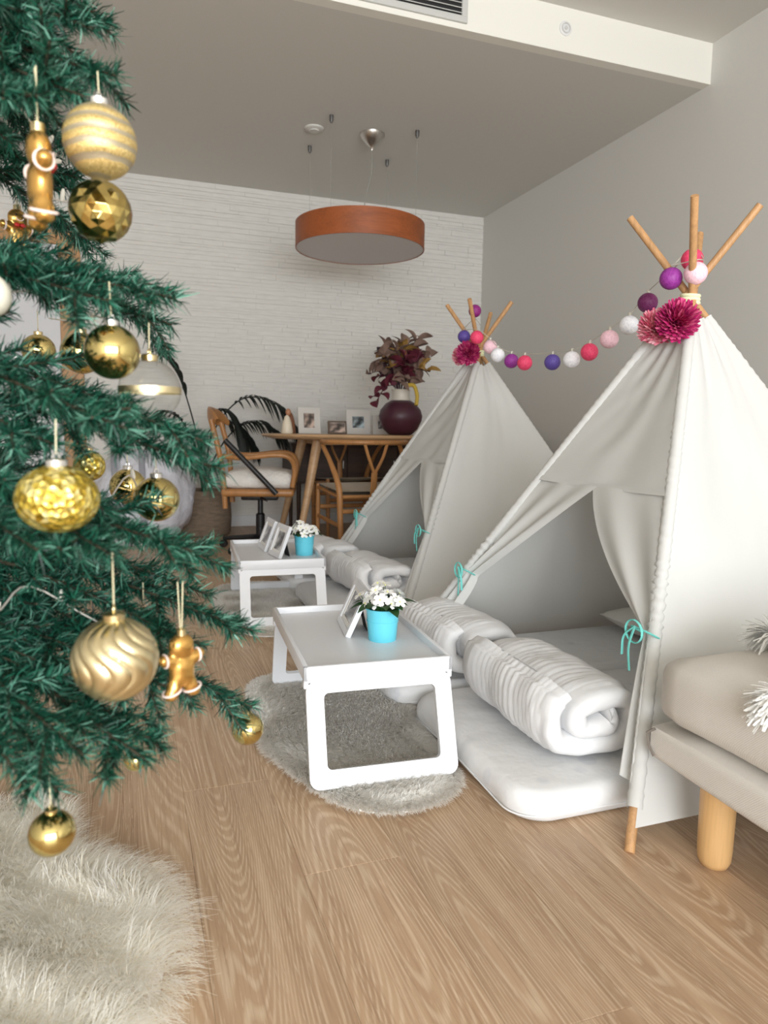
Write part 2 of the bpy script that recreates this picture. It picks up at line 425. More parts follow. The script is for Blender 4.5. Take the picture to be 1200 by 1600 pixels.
# ------------------------------------------------------------------ play tents
MAT['canvas'] = fabric('white_canvas', lin(218, 218, 215), 700, 0.1, 0.03, 5.0, trans=0.16)
MAT['pole'] = wood('pole_pine', lin(198, 152, 104), 0.75, 2, 30, 0.5, 20)
MAT['mint'] = fabric('mint_ribbon', lin(120, 208, 200), 900, 0.1)
MAT['band'] = fabric('cream_band', lin(236, 236, 196), 900, 0.1)
def nz(p, s=1.0): return mnoise.noise(Vector(p) * s)

def tent(label, base, crossing, half, group, seed):
    bx, by_ = base                              # centre of the base
    A = Vector((bx, by_, crossing)); rs = random.Random(seed)
    F = {n: Vector((bx + sx * half, by_ + sy * half, 0)) for n, sx, sy in (('a', -1, -1), ('b', -1, 1), ('c', 1, -1), ('d', 1, 1))}
    t = thing('teepee_tent', label, 'tent', (bx, by_, 0), 0, group)
    shift = {'a': V(0.006, -0.006, 0), 'b': V(-0.008, 0.004, 0), 'c': V(0.004, 0.01, 0), 'd': V(-0.004, -0.01, 0)}
    P = lambda n, q: F[n] + (A - F[n]) * q
    ext = {'a': 0.17, 'b': 0.19, 'c': 0.195, 'd': 0.185}
    for n in 'abcd':
        top = F[n] + (A - F[n]) * (1 + ext[n]) + shift[n]
        obj('pole', MB().tube([F[n] + shift[n] * 0, F[n] + (A - F[n]) * 0.5 + shift[n] * 0.5, A + shift[n], top], [0.0105, 0.0105, 0.0105, 0.0105], 12), MAT['pole'], t, angle=50)
    T0, T1 = 0.075, 0.925
    ax = V(bx, by_, 0)
    out = {'ac': V(0, -1, 0.55), 'cd': V(1, 0, 0.55), 'db': V(0, 1, 0.55), 'ab': V(-1, 0, 0.55)}
    for k_ in out: out[k_].normalize()
    def panel(n1, n2, t0, t1, sag, wr, k_):
        o_ = out[k_]
        def fn(u, v):
            q = t0 + (t1 - t0) * v; p = P(n1, q).lerp(P(n2, q), u)
            s = math.sin(PI * u) * math.sin(PI * (0.15 + 0.8 * v))
            d = -sag * s + wr * nz((u * 5 + seed, v * 2.2, 3.1 * seed), 1.0) * math.sin(PI * u) ** 0.5
            d += wr * 0.6 * nz((u * 9 - v * 6, v * 3 + u * 3, seed), 1.0) * math.sin(PI * u)
            return p + o_ * (0.011 + d)
        return fn
    names = {'ac': 'side_panel', 'cd': 'back_panel', 'db': 'side_panel'}
    for k_, nm in names.items():
        obj(nm, MB().grid(panel(k_[0], k_[1], 0.02 if k_ != 'ac' else 0.03, T1 + 0.012, 0.02, 0.012, k_), 40, 44), MAT['canvas'], t, angle=80)
    # front: gathered upper panel and two tied curtains
    TV = 0.54
    def upper(u, v):
        q = TV + (T1 + 0.01 - TV) * v; p = P('a', q).lerp(P('b', q), u)
        fold = 0.0045 * math.sin((u * 1.1 + v * 0.55) * 22) * v ** 2 * math.sin(PI * u)
        fold += 0.008 * nz((u * 4 + v * 5, v * 2 - u * 2, seed)) * math.sin(PI * u)
        return p + out['ab'] * (0.011 - 0.012 * math.sin(PI * u) + fold)
    obj('upper_front_panel', MB().grid(upper, 48, 40), MAT['canvas'], t, angle=80)
    hem = MB().grid(lambda u, v: P('a', TV + 0.012 * v).lerp(P('b', TV + 0.012 * v), u) + out['ab'] * (0.0135 - 0.012 * math.sin(PI * u)), 30, 2)
    obj('front_hem', hem, MAT['canvas'], t, angle=80)
    def curtain(n1, n2, tie_q, tie_w, power, bot_q, bot_w, ph, nfold):
        half_w = 0.5 * (1 - TV) * 2 * half * 1.03
        dirn = (F[n2] - F[n1]).normalized()
        def fn(u, v):
            q = TV + 0.004 + (bot_q - TV) * v
            s = (TV - q) / (TV - tie_q)
            if s <= 1:
                s = max(s, 0); wdt = tie_w + (half_w - tie_w) * (1 - s ** power)
                amp = 0.002 + 0.013 * s * (1 - 0.35 * s)
            else:
                e = min(1, (q - tie_q) / (bot_q - tie_q)); wdt = tie_w + (bot_w - tie_w) * e ** 0.6
                amp = 0.011 + 0.012 * e * (1 - e)
            nf = nfold
            c = math.sin(u * PI * 2 * nf + ph + 0.8 * math.sin(v * 3)) * amp
            inward = -0.006 - 0.02 * (1 - abs(1 - s)) * u if s < 2 else -0.006
            return P(n1, q) + dirn * (wdt * u - 0.002) + out['ab'] * (inward + c + 0.01)
        return fn
    for n1, n2, tq, pw, bq, bw, ph, nf_ in (('a', 'b', 0.30, 1.9, 0.08, 0.06, 0.3, 1.7), ('b', 'a', 0.275, 0.95, 0.05, 0.15, 1.4, 2.3)):
        obj('curtain', MB().grid(curtain(n1, n2, tq, 0.045, pw, bq, bw, ph, nf_), 56, 60), MAT['canvas'], t, angle=80)
        dirn = (F[n2] - F[n1]).normalized(); c = P(n1, tq) + dirn * 0.016 + out['ab'] * 0.008
        tie = MB(); rg = []
        nrm = (P(n1, 1) - P(n1, 0)).normalized(); e1 = dirn; e2 = nrm.cross(e1).normalized()
        for i in range(25):
            a = 2 * PI * i / 24; rg.append(c + e1 * math.cos(a) * 0.034 + e2 * math.sin(a) * 0.03)
        tie.tube(rg, 0.0042, 6, flat=0.6)
        k0 = c + out['ab'] * 0.036
        lp = [k0 + dirn * (0.002 + 0.028 * math.sin(a) ** 1 * (1 if a < PI else 1)) + V(0, 0, -0.012 + 0.026 * math.cos(a)) for a in [i * 2 * PI / 18 for i in range(19)]]
        tie.tube(lp, 0.0034, 6, flat=0.5)
        tie.tube(smoothpath([k0, k0 + dirn * 0.012 + V(-0.004, 0, -0.05), k0 + dirn * 0.008 + V(-0.002, 0, -0.105)]), 0.0038, 6, flat=0.5)
        tie.tube(smoothpath([k0, k0 + dirn * 0.03 + V(-0.004, 0, -0.03), k0 + dirn * 0.036 + V(-0.002, 0, -0.075)]), 0.0038, 6, flat=0.5)
        obj('curtain_tie', tie, MAT['mint'], t)
    # pole sleeves, ruffled where the cloth is bunched
    for n in 'abcd':
        pts = []; rr = []; m = 150
        q0 = 0.055 if n in 'ab' else 0.03
        for i in range(m + 1):
            q = q0 + (T1 + 0.02 - q0) * i / m; pts.append(P(n, q) + shift[n] * q)
            ruff = 0.0012 + (0.0024 if (n == 'a' and 0.3 < q < 0.42) or (n == 'b' and 0.27 < q < 0.38) else 0)
            if n == 'a' and q > 0.7: ruff = 0.0006
            rr.append(0.0152 + ruff * math.sin(i * 2.3 + 1.4 * math.sin(i * 0.31)) + 0.0012 * rs.random())
        obj('pole_sleeve', MB().tube(pts, rr, 14, caps=False), MAT['canvas'], t, angle=80)
    bd = MB()
    for dz, r in ((-0.022, 0.024), (-0.012, 0.0235), (-0.002, 0.024)):
        bd.tube([A + V(math.cos(a) * r, math.sin(a) * r, dz + 0.003 * math.sin(a)) for a in [i * 2 * PI / 20 for i in range(21)]], 0.0055, 6)
    obj('crossing_band', bd, MAT['band'], t)
    return t, A

TENT_G = 'white teepee tents along the right wall'
tent1, A1 = tent('nearer, larger-looking white canvas teepee tent beside the beige sofa', (1.545, 1.712), 1.22, 0.643, TENT_G, 1.7)
tent2, A2 = tent('farther white canvas teepee tent in front of the dining table', (1.672, 3.308), 1.22, 0.643, TENT_G, 4.3)

# ------------------------------------------------------------------ flowers on the tents
def petals(n, r, seed, curl=0.35):
    rs = random.Random(seed); vs = []; fs = []
    for i in range(n):
        z = 1 - 1.45 * (i + 0.5) / n; ph = i * 2.39996; rr = math.sqrt(max(0, 1 - z * z))
        d = Vector((rr * math.cos(ph), rr * math.sin(ph), z)); s1 = d.cross(Vector((0.3, 0.1, 1))).normalized(); s2 = d.cross(s1)
        L = r * rs.uniform(0.85, 1.05); wd = r * 0.13; tip = Vector((0, 0, 1)) * curl * r * 0.25
        a = d * L * 0.35; b = d * L * 0.75 + s2 * 0.0; c = d * L + tip
        o = len(vs)
        vs += [a - s1 * wd * 0.4, a + s1 * wd * 0.4, b + s1 * wd + s2 * wd * 0.5, b - s1 * wd + s2 * wd * 0.5, c + s1 * wd * 0.35, c - s1 * wd * 0.35, b - s2 * wd * 0.35]
        fs += [(o, o + 1, o + 6), (o + 1, o + 2, o + 6), (o + 3, o, o + 6), (o + 6, o + 2, o + 4), (o + 6, o + 4, o + 5), (o + 6, o + 5, o + 3)]
    return vs, fs
MAT['pet_pink'] = island('petal_pink', [(0.0, lin(214, 84, 120)), (0.5, lin(238, 140, 160)), (1.0, lin(250, 196, 204))], 0.7)
MAT['pet_mag'] = island('petal_magenta', [(0.0, lin(150, 20, 84)), (0.6, lin(198, 44, 112)), (1.0, lin(226, 110, 150))], 0.7)
def pompom(label, loc, r, mat, face, seed):
    f = thing('dahlia_flower', label, 'flower', loc, 0, 'artificial flowers on the tents')
    vs, fs = petals(260, r, seed); q = Vector((0, 0, 1)).rotation_difference(Vector(face))
    m = MB().add([q @ v for v in vs], fs); obj('petals', m, MAT[mat], f, local=True)
    obj('flower_base', MB().sphere((0, 0, 0), r * 0.45, 12, 8), MAT[mat], f, local=True)
pompom('pale pink dahlia flower pinned to the top of the nearer tent', (1.447, 1.728, 1.12), 0.056, 'pet_pink', (-0.6, -0.5, 0.6), 3)
pompom('magenta dahlia flower pinned to the top of the nearer tent', (1.448, 1.648, 1.128), 0.062, 'pet_mag', (-0.5, -0.7, 0.5), 5)
pompom('pale pink dahlia flower pinned to the top of the farther tent', (1.575, 3.30, 1.185), 0.05, 'pet_pink', (-0.7, -0.3, 0.5), 8)
pompom('magenta dahlia flower pinned to the top of the farther tent', (1.577, 3.232, 1.194), 0.062, 'pet_mag', (-0.5, -0.7, 0.5), 9)

# ------------------------------------------------------------------ cotton ball garland between the tents
gl = thing('cotton_ball_garland', 'string of pink, purple and white cotton balls hung between the two tents', 'garland', (1.6, 2.5, 1.1))
def cball(name, c):
    t = NT(name); t.b.inputs['Roughness'].default_value = 0.55
    wv = t.node('ShaderNodeTexVoronoi'); wv.feature = 'DISTANCE_TO_EDGE'; t.link(t.coord('Object', (70, 70, 150)), wv.inputs['Vector'])
    wv.inputs['Scale'].default_value = 1.0
    t.col(t.ramp(wv.outputs[0], [(0.0, tuple(min(1, x * 1.15 + 0.02) for x in c[:3])), (0.2, c[:3])])); t.bump(wv.outputs[0], 0.35, 0.002)
    return t.m
CB = {'mag': cball('cotton_magenta', lin(134, 24, 112)), 'ind': cball('cotton_indigo', lin(86, 66, 150)), 'hot': cball('cotton_hot_pink', lin(226, 62, 104)),
      'pale': cball('cotton_pale_pink', lin(240, 196, 208)), 'wht': cball('cotton_white', lin(236, 236, 244)), 'pur': cball('cotton_purple', lin(140, 40, 140)), 'plum': cball('cotton_plum', lin(104, 18, 84))}
balls = [('mag', 1.66, 3.34, 1.42), ('ind', 1.60, 3.334, 1.289), ('hot', 1.57, 3.13, 1.26), ('pale', 1.60, 3.048, 1.209), ('wht', 1.58, 2.935, 1.16), ('pur', 1.6, 2.844, 1.127),
         ('hot', 1.59, 2.711, 1.108), ('ind', 1.6, 2.513, 1.095), ('wht', 1.6, 2.38, 1.094), ('hot', 1.6, 2.268, 1.112), ('pale', 1.6, 2.154, 1.146), ('wht', 1.6, 2.05, 1.181),
         ('plum', 1.6, 1.963, 1.241), ('pur', 1.50, 1.745, 1.269), ('pale', 1.53, 1.680, 1.274), ('hot', 1.60, 1.775, 1.338)]
cm = {}
for kx, x, y, z in balls:
    if kx not in cm:
        cm[kx] = mesh_from('cotton_ball', MB().sphere((0, 0, 0), 0.032, 24, 16)); cm[kx].materials.append(CB[kx])
    o = bpy.data.objects.new('cotton_ball', cm[kx]); COL.objects.link(o); o.parent = gl
    o.location = Vector((x, y, z)) - gl.location; o.rotation_euler = (rnd.random() * 3, rnd.random() * 3, 0)
MAT['cord'] = M('clear_cord', lin(196, 192, 178), 0.4)
cp = [(1.74, 3.42, 1.36), (1.66, 3.34, 1.386), (1.6, 3.24, 1.36), (1.60, 3.334, 1.325), (1.57, 3.13, 1.297), (1.60, 3.048, 1.246)] + [(x, y, z + 0.037) for _, x, y, z in balls[4:13]] + \
     [(1.53, 1.76, 1.31), (1.5, 1.745, 1.305), (1.53, 1.68, 1.311), (1.6, 1.73, 1.33), (1.60, 1.775, 1.374), (1.56, 1.80, 1.33)]
obj('cord', MB().tube(smoothpath(cp, 6), 0.0016, 6), MAT['cord'], gl)
sk = MB()
for _, x, y, z in balls[3:13]: sk.lathe([(0.005, 0.028), (0.0055, 0.042)], 8, (x, y, z))
obj('bulb_sockets', sk, MAT['cord'], gl)

# ------------------------------------------------------------------ mattresses, duvets, pillows
def make_star_mat():
    t = NT('white_star_cotton'); t.b.inputs['Roughness'].default_value = 0.85; t.b.inputs['Specular IOR Level'].default_value = 0.2
    vo = t.node('ShaderNodeTexVoronoi'); t.link(t.coord('Object', (9, 9, 9)), vo.inputs['Vector']); vo.inputs['Scale'].default_value = 1.0
    c = t.ramp(vo.outputs['Distance'], [(0.16, lin(217, 218, 221)), (0.22, lin(227, 227, 227))])
    t.col(c); t.bump(t.noise(t.coord('Object', (16,) * 3), 1.0, 3), 0.35, 0.012); return t.m
MAT['star'] = make_star_mat()
MAT['duvet'] = fabric('white_duvet_cotton', lin(229, 229, 230), 500, 0.06, 0.02)
MAT['pillow'] = fabric('white_pillow_cotton', lin(236, 234, 228), 500, 0.06, 0.03)

def mattress(label, x0, x1, y0, y1, h, seed, group):
    c = ((x0 + x1) / 2, (y0 + y1) / 2)
    r = h * 0.47; a, b = (x1 - x0) / 2, (y1 - y0) / 2; rc = 0.09      # rounded corners in plan
    def plan(u, inset):
        pts = []
        s = (u * 4) % 4; i = int(s); f = s - i
        cxs = [(1, 1), (-1, 1), (-1, -1), (1, -1)][i]; ang = i * PI / 2
        rr = max(rc - inset, 0.004); cx, cy = cxs[0] * (a - rc), cxs[1] * (b - rc)
        nx = [(-1, 1), (-1, -1), (1, -1), (1, 1)][i]
        if f < 0.4:
            q = ang + (f / 0.4) * PI / 2; return cx + rr * math.cos(q), cy + rr * math.sin(q)
        g = (f - 0.4) / 0.6; q = ang + PI / 2; p0 = (cx + rr * math.cos(q), cy + rr * math.sin(q))
        p1 = (nx[0] * (a - rc) + rr * math.cos(q), nx[1] * (b - rc) + rr * math.sin(q))
        return p0[0] + (p1[0] - p0[0]) * g, p0[1] + (p1[1] - p0[1]) * g
    prof = []
    for i in range(9):
        t = -PI / 2 + PI * i / 8; prof.append((r * (1 - math.cos(t)) * 0.8, h / 2 + r * math.sin(t)))
    m = MB(); nu = 160; vs = []; fs = []
    for ins, z in prof:
        for j in range(nu):
            x, y = plan(j / nu, ins); w_ = 0.004 * nz((x * 6, y * 6, z * 20 + seed))
            vs.append((c[0] + x * (1 + w_), c[1] + y * (1 + w_), max(z, 0.002)))
    k = len(prof)
    for i in range(k - 1):
        for j in range(nu): fs.append((i * nu + j, i * nu + (j + 1) % nu, (i + 1) * nu + (j + 1) % nu, (i + 1) * nu + j))
    base = (k - 1) * nu; prev = base                                     # inner rings on the top
    for s in (0.93, 0.8, 0.6, 0.35, 0.12):
        o = len(vs)
        for j in range(nu):
            x, y, z = vs[base + j]; x = c[0] + (x - c[0]) * s; y = c[1] + (y - c[1]) * s
            vs.append((x, y, h * 0.97 + 0.006 * (1 - s) + 0.004 * nz((x * 5, y * 5, seed))))
        for j in range(nu): fs.append((prev + j, prev + (j + 1) % nu, o + (j + 1) % nu, o + j))
        prev = o
    fs.append(tuple(prev + j for j in range(nu))); fs.append(tuple(reversed(range(nu))))
    m.add(vs, fs)
    t = thing('mattress', label, 'mattress', (c[0], c[1], 0), 0, group)
    obj('mattress_body', m, MAT['star'], t, angle=60)
    pts = []
    for j in range(nu + 1):
        x, y = plan((j % nu) / nu, 0.001); pts.append((c[0] + x, c[1] + y, h * 0.30 + 0.004 * math.sin(j * 0.21)))
    obj('piping', MB().tube(pts, 0.0022, 5, caps=False), MAT['star'], t)
    return t
MG = 'floor mattresses laid in the tents'
mattress('front white star-print mattress of the nearer tent, closest to the sofa', 0.73, 2.08, 1.19, 1.83, 0.075, 1, MG)
mattress('rear white star-print mattress of the nearer tent, beyond the first', 0.70, 2.05, 1.85, 2.27, 0.075, 2, MG)
mattress('front white mattress of the farther tent, below the striped duvet', 0.72, 2.15, 2.80, 3.36, 0.075, 3, MG)
mattress('rear white mattress of the farther tent, nearest the dining chairs', 0.72, 2.15, 3.38, 3.84, 0.075, 4, MG)

def duvet(label, cx, cy, z0, wx, hz, ly, rot, seed, group, turns=1.75, flip=1):
    t = thing('rolled_duvet', label, 'duvet', (cx, cy, z0), rot, group)
    nu = 150; th = hz * 0.5 / (turns + 0.25) * 1.12; ms, kc = 60, 6
    def spiral(s):
        a = s * turns * 2 * PI; ex = 0.72
        ca, sa = math.cos(a + 2.2), math.sin(a + 2.2)
        x = math.copysign(abs(ca) ** ex, ca) * (wx / 2 - th * 0.5); z = math.copysign(abs(sa) ** ex, sa) * (hz / 2 - th * 0.5)
        return Vector((flip * x * (1 - s * 0.86), 0, z * (1 - s * 0.9)))
    loop = [(-0.5 + (i + 0.5) / ms, 1.0) for i in range(ms)] + [(0.5 + 0.05 * math.sin(PI * (i + 1) / (kc + 1)), math.cos(PI * (i + 1) / (kc + 1))) for i in range(kc)]
    loop += [(0.5 - (i + 0.5) / ms, -1.0) for i in range(ms)] + [(-0.5 - 0.05 * math.sin(PI * (i + 1) / (kc + 1)), -math.cos(PI * (i + 1) / (kc + 1))) for i in range(kc)]
    nv = len(loop); vs = []; fs = []
    for i in range(nu + 1):
        s = i / nu; p = spiral(s); tg = (spiral(min(1, s + 0.004)) - spiral(max(0, s - 0.004))); tg.normalize()
        n = Vector((tg.z, 0, -tg.x)); hh = th * 0.5 * (1 if 0.02 < s < 0.98 else 0.7)
        for (f, e) in loop:
            yy = f * ly * (1 + 0.05 * nz((s * 12, seed, 2.0))) + 0.012 * nz((s * 9, seed * 3, 1))
            edge = max(0.0, 1 - abs(abs(f) - 0.5) * 9) if abs(f) < 0.5 else 1.0
            q = yy * 300 + 7 * nz((p.x * 5, p.z * 5, seed)) + 9 * nz((yy * 7, p.x * 3, seed + 4))
            am = 0.0029 * (0.75 + 0.9 * nz((p.x * 6, yy * 8, seed + 2))) * (1 - 0.75 * edge)
            wr = am * (1 - 2 * abs(math.sin(q * 0.5)) ** 0.8)
            wr += 0.007 * nz((p.x * 9, yy * 11, p.z * 9 + seed)) + 0.004 * nz((p.x * 24, yy * 24, p.z * 24 + seed)) * (0.4 + edge)
            vs.append(Vector((p.x, yy, p.z + hz / 2)) + n * (e * hh * (1 - 0.25 * edge) + wr * (1 if e > 0 else -0.5)))
    for i in range(nu):
        for j in range(nv): fs.append((i * nv + j, i * nv + (j + 1) % nv, (i + 1) * nv + (j + 1) % nv, (i + 1) * nv + j))
    fs.append(tuple(range(nv))); fs.append(tuple(nu * nv + j for j in reversed(range(nv))))
    m = MB().add(vs, fs)
    lo = min(v[2] for v in m.v); m.v = [(x, y, z - lo) for x, y, z in m.v]
    obj('duvet_roll', m, MAT['duvet'], t, local=True, angle=85)
    return t
DG = 'rolled white duvets on the mattresses'
ZT = 0.078
duvet('rolled white duvet at the foot of the mattress nearest the sofa', 0.99, 1.505, ZT, 0.33, 0.215, 0.42, -0.02, 1.3, DG)
duvet('rolled white duvet right behind the flower pot on the nearer tray table', 0.985, 2.06, ZT, 0.33, 0.205, 0.40, 0.06, 5.1, DG)
duvet('smaller-looking rolled white duvet below the nearer curtain of the farther tent', 1.03, 3.06, ZT, 0.34, 0.195, 0.42, 0.1, 8.4, DG)
duvet('white duvet roll farthest back, below the turquoise bow by the dining chair', 0.93, 3.58, ZT, 0.35, 0.21, 0.40, 0.2, 11.2, DG)

def pillow(label, loc, sx, sy, h, rotz, tilt, mat, group=None, name='pillow'):
    t = thing(name, label, 'pillow', loc, rotz, group); n = 26
    def fn(sgn):
        def g(u, v):
            a, b = 2 * u - 1, 2 * v - 1; e = max(0, (1 - abs(a) ** 2.6)) * max(0, (1 - abs(b) ** 2.6))
            pin = 1 - 0.08 * (1 - abs(a)) * abs(b) ** 3 - 0.08 * (1 - abs(b)) * abs(a) ** 3
            p = Vector((a * sx / 2 * pin, b * sy / 2 * pin, sgn * h / 2 * e ** 0.5 + 0.004 * nz((a * 3, b * 3, loc[0] * 9))))
            return Matrix.Rotation(tilt, 3, 'Y') @ p + Vector((0, 0, h / 2 + abs(math.sin(tilt)) * sx / 2 * 0.9))
        return g
    m = MB().grid(fn(1), n, n).grid(fn(-1), n, n)
    obj('pillow_case', m, MAT[mat], t, local=True, angle=80)
    sm = MB(); pts = []
    for i in range(81):
        s = i / 80 * 4 % 4; k = int(s); f = s - k; u, v = [(f, 0), (1, f), (1 - f, 1), (0, 1 - f)][k]; pts.append(fn(1)(u, v))
    obj('seam', sm.tube(pts, 0.002, 5, caps=False), MAT[mat], t, local=True)
    return t
pillow('white pillow at the head of the front mattress inside the nearer tent', (1.80, 1.55, ZT), 0.36, 0.5, 0.12, 0.0, 0.0, 'pillow')
pillow('white pillow at the head of the rear mattress inside the nearer tent', (1.82, 2.04, ZT), 0.3, 0.36, 0.1, 0.0, 0.0, 'pillow')
# ------------------------------------------------------------------ tray tables
def tray_table(label, loc, rotz):
    t = thing('tray_table', label, 'table', loc, rotz, 'white folding tray tables on fluffy rugs')
    W, L, H = 0.36, 0.56, 0.262; m = MAT['white_lacquer']
    top = MB().rbox((0, 0, H - 0.022), (W - 0.012, L - 0.012, 0.010), 0.002, 1)
    obj('tray_base', top, m, t, local=True, smooth=False)
    for s in (-1, 1):
        obj('tray_rim', MB().rbox((s * (W / 2 - 0.006), 0, H - 0.017), (0.012, L, 0.036), 0.003, 2), m, t, local=True, angle=30)
        obj('tray_rim', MB().rbox((0, s * (L / 2 - 0.006), H - 0.0185), (W, 0.012, 0.039), 0.003, 2), m, t, local=True, angle=30)
        # leg: a rounded frame splayed outwards
        z1 = H - 0.038; out = 0.075; ang = math.atan2(out, z1)
        hgt = math.hypot(out, z1)
        o_ = rrect(-W / 2 + 0.004, W / 2 - 0.004, 0, hgt, 0.024, 6, -0.02); i_ = rrect(-W / 2 + 0.045, W / 2 - 0.045, 0.040, hgt - 0.028, 0.012, 6, -0.02)
        M4 = Matrix.Translation((0, s * (L / 2 - 0.012 + out), 0)) @ Matrix.Rotation(s * ang, 4, 'X')
        lg = MB().ring_frame(o_, i_, 0.014, M4); obj('leg_frame', lg, m, t, local=True, angle=30)
        for sx in (-1, 1):
            obj('hinge', MB().rbox((sx * (W / 2 - 0.006), s * (L / 2 - 0.012), H - 0.043), (0.012, 0.02, 0.018), 0.002, 1), m, t, local=True)
    return t
RUGZ = 0.018
table1 = tray_table('white tray table in front, holding one photo frame and a turquoise pot', (0.551, 1.791, RUGZ), -0.061)
table2 = tray_table('white tray table farther back, holding two photo frames and a turquoise pot', (0.592, 3.118, RUGZ), -0.07)
TZ = RUGZ + 0.262 - 0.017

def photo_mat(name, seed, tint=(1, 1, 1)):
    t = NT(name); t.b.inputs['Roughness'].default_value = 0.25
    n = t.noise(t.coord('Generated', (2.5, 2.5, 2.5)), 1.0, 3, 0.5)
    n2 = t.noise(t.coord('Generated', (1.6 + seed * 0.2, 1.2, 1.9)), 1.0, 1)
    g = t.ramp(t.math('ADD', t.math('MULTIPLY', n, 0.6), t.math('MULTIPLY', n2, 0.5)), [(0.38, tuple(0.05 * x for x in tint)), (0.55, tuple(0.25 * x for x in tint)), (0.7, tuple(0.62 * x for x in tint))])
    t.col(g); return t.m
PHOTO = photo_mat('monochrome_photo', 1); PHOTO2 = photo_mat('colour_photo', 3, (1.0, 0.75, 0.62)); PHOTO3 = photo_mat('cool_photo', 2, (0.8, 0.95, 1.0))
MAT['paper'] = M('paper_mat', lin(232, 230, 226), 0.8)
def photo_frame(label, p0, p1, height, lean, border, mat, photo, group, inner=0.018, stand=True):
    """a frame whose foot runs from p0 to p1; it leans back to its right-hand side"""
    p0, p1 = Vector(p0), Vector(p1); c = (p0 + p1) / 2; d = (p1 - p0); wdt = d.length; d.normalize()
    t = thing('photo_frame', label, 'photo frame', c, math.atan2(d.y, d.x), group)
    # local: x along the foot, y = back side, z up; leaned about x
    Rm = Matrix.Rotation(-lean, 4, 'X'); th = 0.014
    fr = MB().ring_frame(rrect(-wdt / 2, wdt / 2, 0, height, 0.002, 1), rrect(-wdt / 2 + border, wdt / 2 - border, border, height - border, 0.002, 1), th, Rm)
    obj('frame', fr, mat, t, local=True, smooth=False)
    pm_ = MB().ring_frame(rrect(-wdt / 2 + border, wdt / 2 - border, border, height - border, 0.001, 1), rrect(-wdt / 2 + border + inner, wdt / 2 - border - inner, border + inner, height - border - inner, 0.001, 1), 0.005, Rm)
    obj('picture_mount', pm_, MAT['paper'], t, local=True, smooth=False)
    ph = MB().rbox((0, 0.002, height / 2), (wdt - 2 * border, 0.004, height - 2 * border)); ph.v = [tuple(Rm @ Vector(v)) for v in ph.v]
    obj('photograph', ph, photo, t, local=True, smooth=False)
    bk = MB().rbox((0, 0.0055, height / 2), (wdt - 0.012, 0.003, height - 0.012)); bk.v = [tuple(Rm @ Vector(v)) for v in bk.v]
    obj('backing', bk, MAT['dark'], t, local=True, smooth=False)
    if stand:
        y1 = height * 0.75 * math.sin(lean); z1 = height * 0.75 * math.cos(lean)
        st = MB().add([(-0.02, y1, z1), (0.02, y1, z1), (0.03, y1 + 0.02, 0.001), (-0.03, y1 + 0.02, 0.001), (-0.02, y1 + 0.003, z1), (0.02, y1 + 0.003, z1), (0.03, y1 + 0.023, 0.001), (-0.03, y1 + 0.023, 0.001)],
                      [(0, 1, 2, 3), (7, 6, 5, 4), (0, 4, 5, 1), (1, 5, 6, 2), (2, 6, 7, 3), (3, 7, 4, 0)])
        obj('stand', st, MAT['dark'], t, local=True, smooth=False)
    return t
FG = 'small white frames on the tray tables'
photo_frame('white photo frame leaning beside the turquoise pot on the nearer tray table', (0.557, 1.945, TZ), (0.531, 1.77, TZ), 0.135, 0.42, 0.017, MAT['white_lacquer'], PHOTO, FG, 0.012)
photo_frame('farther of the two white photo frames on the farther tray table', (0.550, 3.305, TZ), (0.553, 3.135, TZ), 0.145, 0.36, 0.02, MAT['white_lacquer'], PHOTO, FG, 0.012)
photo_frame('nearer of the two white photo frames on the farther tray table', (0.560, 3.09, TZ), (0.580, 2.945, TZ), 0.145, 0.36, 0.02, MAT['white_lacquer'], PHOTO, FG, 0.012)

# ------------------------------------------------------------------ turquoise pots with white flowers
MAT['pot_blue'] = M('turquoise_pot', lin(104, 206, 226), 0.35)
MAT['leaf'] = M('leaf_green', lin(38, 74, 34), 0.45, var=(30, 0.3))
MAT['jas'] = M('white_petal', lin(246, 246, 242), 0.6)
MAT['jasc'] = M('flower_centre', lin(226, 226, 150), 0.6)
MAT['soil'] = M('dark_soil', lin(50, 40, 30), 0.9)
def leaf_mesh(m, base, dirv, L, Wd, droop=0.3, up=(0, 0, 1), fold=0.15):
    d = Vector(dirv).normalized(); s = d.cross(Vector(up));
    if s.length < 1e-3: s = Vector((1, 0, 0))
    s.normalize(); n = s.cross(d); vs = []; fs = []; k = 6
    for i in range(k + 1):
        f = i / k; w = Wd * math.sin(PI * min(1, f * 0.92 + 0.06)) ** 0.8 * 0.5 if i < k else 0.0005
        c = Vector(base) + d * L * f + n * (L * 0.15 * math.sin(PI * f)) - Vector((0, 0, 1)) * droop * L * f * f
        vs += [c - s * w + n * fold * w, c - n * fold * w * 0.5, c + s * w + n * fold * w]
    for i in range(k):
        a = i * 3; fs += [(a, a + 1, a + 4, a + 3), (a + 1, a + 2, a + 5, a + 4)]
    m.add(vs, fs)
